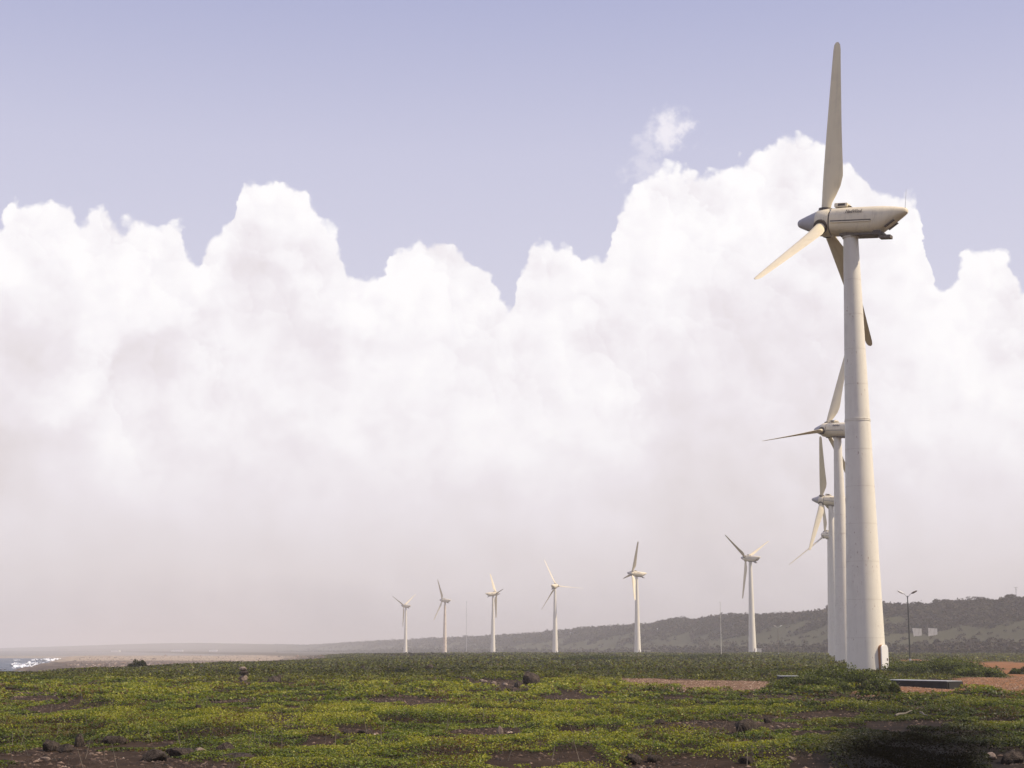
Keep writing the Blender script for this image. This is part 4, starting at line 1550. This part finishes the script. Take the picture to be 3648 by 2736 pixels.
a = (3605 - 1824) / F
Rt = float(np.interp(a, RIDGE_A, RIDGE_R))
x_, y_ = a * Rt, Rt
root = empty('utility_pole', (x_, y_, hz(x_, y_)))
tag(root, 'utility pole with a crossarm on the hilltop at the right', 'pole')
bm = bmesh.new()
tube(bm, (0, 0, -.5), (0, 0, 8.6), .14, .10, 8)
link('post', bm_mesh(bm, 'post'), root, M_WOODP)
bm = bmesh.new()
box(bm, (0, 0, 8.5), (2.2, .14, .14))
link('crossarm', bm_mesh(bm, 'crossarm'), root, M_WOODP)
bm = bmesh.new()
tube(bm, (0.18, 0, 6.9), (0.18, 0, 7.6), .32, .32, 10)
link('transformer', bm_mesh(bm, 'transformer'), root, M_GALV)


# huts, container, buildings
def hut(px, dist, w, h_, label, door=True, mat=M_HUT, roof=M_ROOFH, name='transformer_hut', cat='hut', depth=2.2):
    x = (px - 1824) / F * dist
    z = hz(x, dist)
    root = empty(name, (x, dist, z))
    tag(root, label, cat)
    bm = bmesh.new()
    box(bm, (0, 0, h_ / 2 - .15), (w, depth, h_ + .3))
    link('wall', bm_mesh(bm, 'wall'), root, mat)
    bm = bmesh.new()
    box(bm, (0, 0, h_ + .06), (w + .3, depth + .3, .12))
    link('roof', bm_mesh(bm, 'roof'), root, roof)
    if door:
        bm = bmesh.new()
        box(bm, (-w * .22, -depth / 2 - .02, h_ * .42), (w * .30, .05, h_ * .84))
        link('door', bm_mesh(bm, 'door'), root, M_DARK)


hut(2299, 757, 3.0, 1.75, 'small pale transformer hut right of the side-on turbine')
hut(1781, 1003, 3.2, 1.9, 'small pale transformer hut right of the turbine that faces right')
hut(1467, 1240, 2.9, 1.9, 'small transformer hut right of the leftmost turbine')
hut(2680, 665, 4.4, 2.2, 'pale container behind the foot of the turbine left of the tower line', False, M_PALE, M_ROOFH, 'container', 'container')
hut(2706, 660, 1.9, 0.6, 'low white tank right of the pale container', False, M_WHITE, M_WHITE, 'water_tank', 'tank')


def house(px, py, dist, w, h_, label, name='house', mat=M_WHITE, cat='house'):
    d_ = 700.0                                      # walk up the slope until the ground stands at the right height
    while d_ < dist * 1.6 and hz((px - 1824) / F * d_, d_) < EYE + (2310 - py - 6) / F * d_:
        d_ += 6
    dist = d_ + 4
    w, h_ = w * dist / F * 2.6, h_ * dist / F * 2.4
    x = (px - 1824) / F * dist
    z = hz(x, dist)
    root = empty(name, (x, dist, z), 0.15)
    tag(root, label, cat)
    bm = bmesh.new()
    box(bm, (0, 0, h_ / 2 - 1), (w, w * .7, h_ + 2))
    link('wall', bm_mesh(bm, 'wall'), root, mat)
    bm = bmesh.new()
    a_, c_ = w * .54, w * .4
    loft(bm, [[(-a_, -c_, h_), (-a_, c_, h_), (-a_, 0, h_ + w * .2)], [(a_, -c_, h_), (a_, c_, h_), (a_, 0, h_ + w * .2)]])
    link('roof', bm_mesh(bm, 'roof'), root, mat)
    bm = bmesh.new()
    for s in (-.28, .28):
        box(bm, (w * s, -w * .35 - .02, h_ * .5), (w * .14, .05, h_ * .4))
    link('window', bm_mesh(bm, 'window'), root, M_DARK)


house(1628, 2272, 1790, 3.5, 2.4, 'tiny white house on the crest right of the second turbine from the left')
house(1799, 2263, 1600, 3.5, 2.6, 'tiny white house on the crest right of the turbine that faces right')
house(2034, 2258, 1480, 4.5, 2.2, 'tiny white house halfway up the slope right of the star-bladed turbine')
house(2340, 2247, 1240, 4.0, 2.2, 'tiny white house on the slope right of the side-on turbine')
for px, py, dist, w, h_, lb in ((433, 2317, 2500, 13, 2.6, 'long white building on the hazy far shore, brightest of the distant ones'),
                                (648, 2311, 2900, 21, 3.2, 'long pale warehouse far off in the haze'),
                                (775, 2309, 2950, 14, 3.0, 'shorter pale warehouse right of the long pale warehouse in the haze')):
    hut(px, dist, w, h_, lb, False, M_WHITE, M_WHITE, 'far_building', 'building', 8)

# pale wall panels of a ruin on the slope
for px, sk, lb in ((3250, .1, 'left of the two pale ruined wall panels on the slope'), (3305, -.35, 'right of the two pale ruined wall panels on the slope')):
    dist = 560.0
    while hz((px - 1824) / F * dist, dist) < EYE + (2310 - 2266) / F * dist - .3 and dist < 850:
        dist += 4
    x = (px - 1824) / F * dist
    zt = EYE + (2310 - 2268) / F * dist
    sc_ = dist / 600
    bm = bmesh.new()
    w = 3.4
    pts = [(-w / 2, 0), (w / 2, -.5 if sk < 0 else 0), (w / 2, 2.9), (-w / 2, 3.1)] if sk < 0 else [(-w / 2 + .3, .2), (w / 2, 0), (w / 2, 2.9), (-w / 2 - .1, 3.1)]
    loft(bm, [[(px_, 0, pz_) for px_, pz_ in pts], [(px_, .25, pz_) for px_, pz_ in pts]])
    for s in (-1.2, 1.2):
        box(bm, (s, .12, -1.6), (.2, .2, 3.8))
    o = link('ruined_wall', bm_mesh(bm, 'ruined_wall'), mat=M_PALE)
    o.location = (x, dist, zt)
    o.scale = (sc_, 1, sc_)
    tag(o, lb, 'wall')


# ------------------------------------------------------------------ pieces that can be told apart become objects of their own
_cache = {}


def islands(me):
    if me.name in _cache:
        return _cache[me.name]
    bm = bmesh.new()
    bm.from_mesh(me)
    seen, outl = set(), []
    bm.verts.ensure_lookup_table()
    groups = []
    for v in bm.verts:
        if v.index in seen:
            continue
        st, g = [v], set()
        seen.add(v.index)
        while st:
            w = st.pop()
            g.add(w.index)
            for e_ in w.link_edges:
                o2 = e_.other_vert(w)
                if o2.index not in seen:
                    seen.add(o2.index)
                    st.append(o2)
        groups.append(g)
    bm.free()
    for g in groups:
        b2 = bmesh.new()
        b2.from_mesh(me)
        bmesh.ops.delete(b2, geom=[v for v in b2.verts if v.index not in g], context='VERTS')
        m2 = bpy.data.meshes.new(me.name)
        b2.to_mesh(m2)
        b2.free()
        for mt in me.materials:
            if not m2.materials or len(m2.materials) < len(me.materials):
                m2.materials.append(mt)
        outl.append(m2)
    _cache[me.name] = outl
    return outl


SPLIT = {'flange_ring', 'weld_seam', 'side_groove', 'side_rail', 'sensor_arm', 'guy_wire', 'window', 'tail_vent', 'hatch_vent'}
for o in list(COL.objects):
    base = o.name.split('.')[0]
    if base in SPLIT and o.type == 'MESH':
        ms = islands(o.data)
        o.data = ms[0]
        for m2 in ms[1:]:
            c_ = o.copy()
            c_.data = m2
            COL.objects.link(c_)
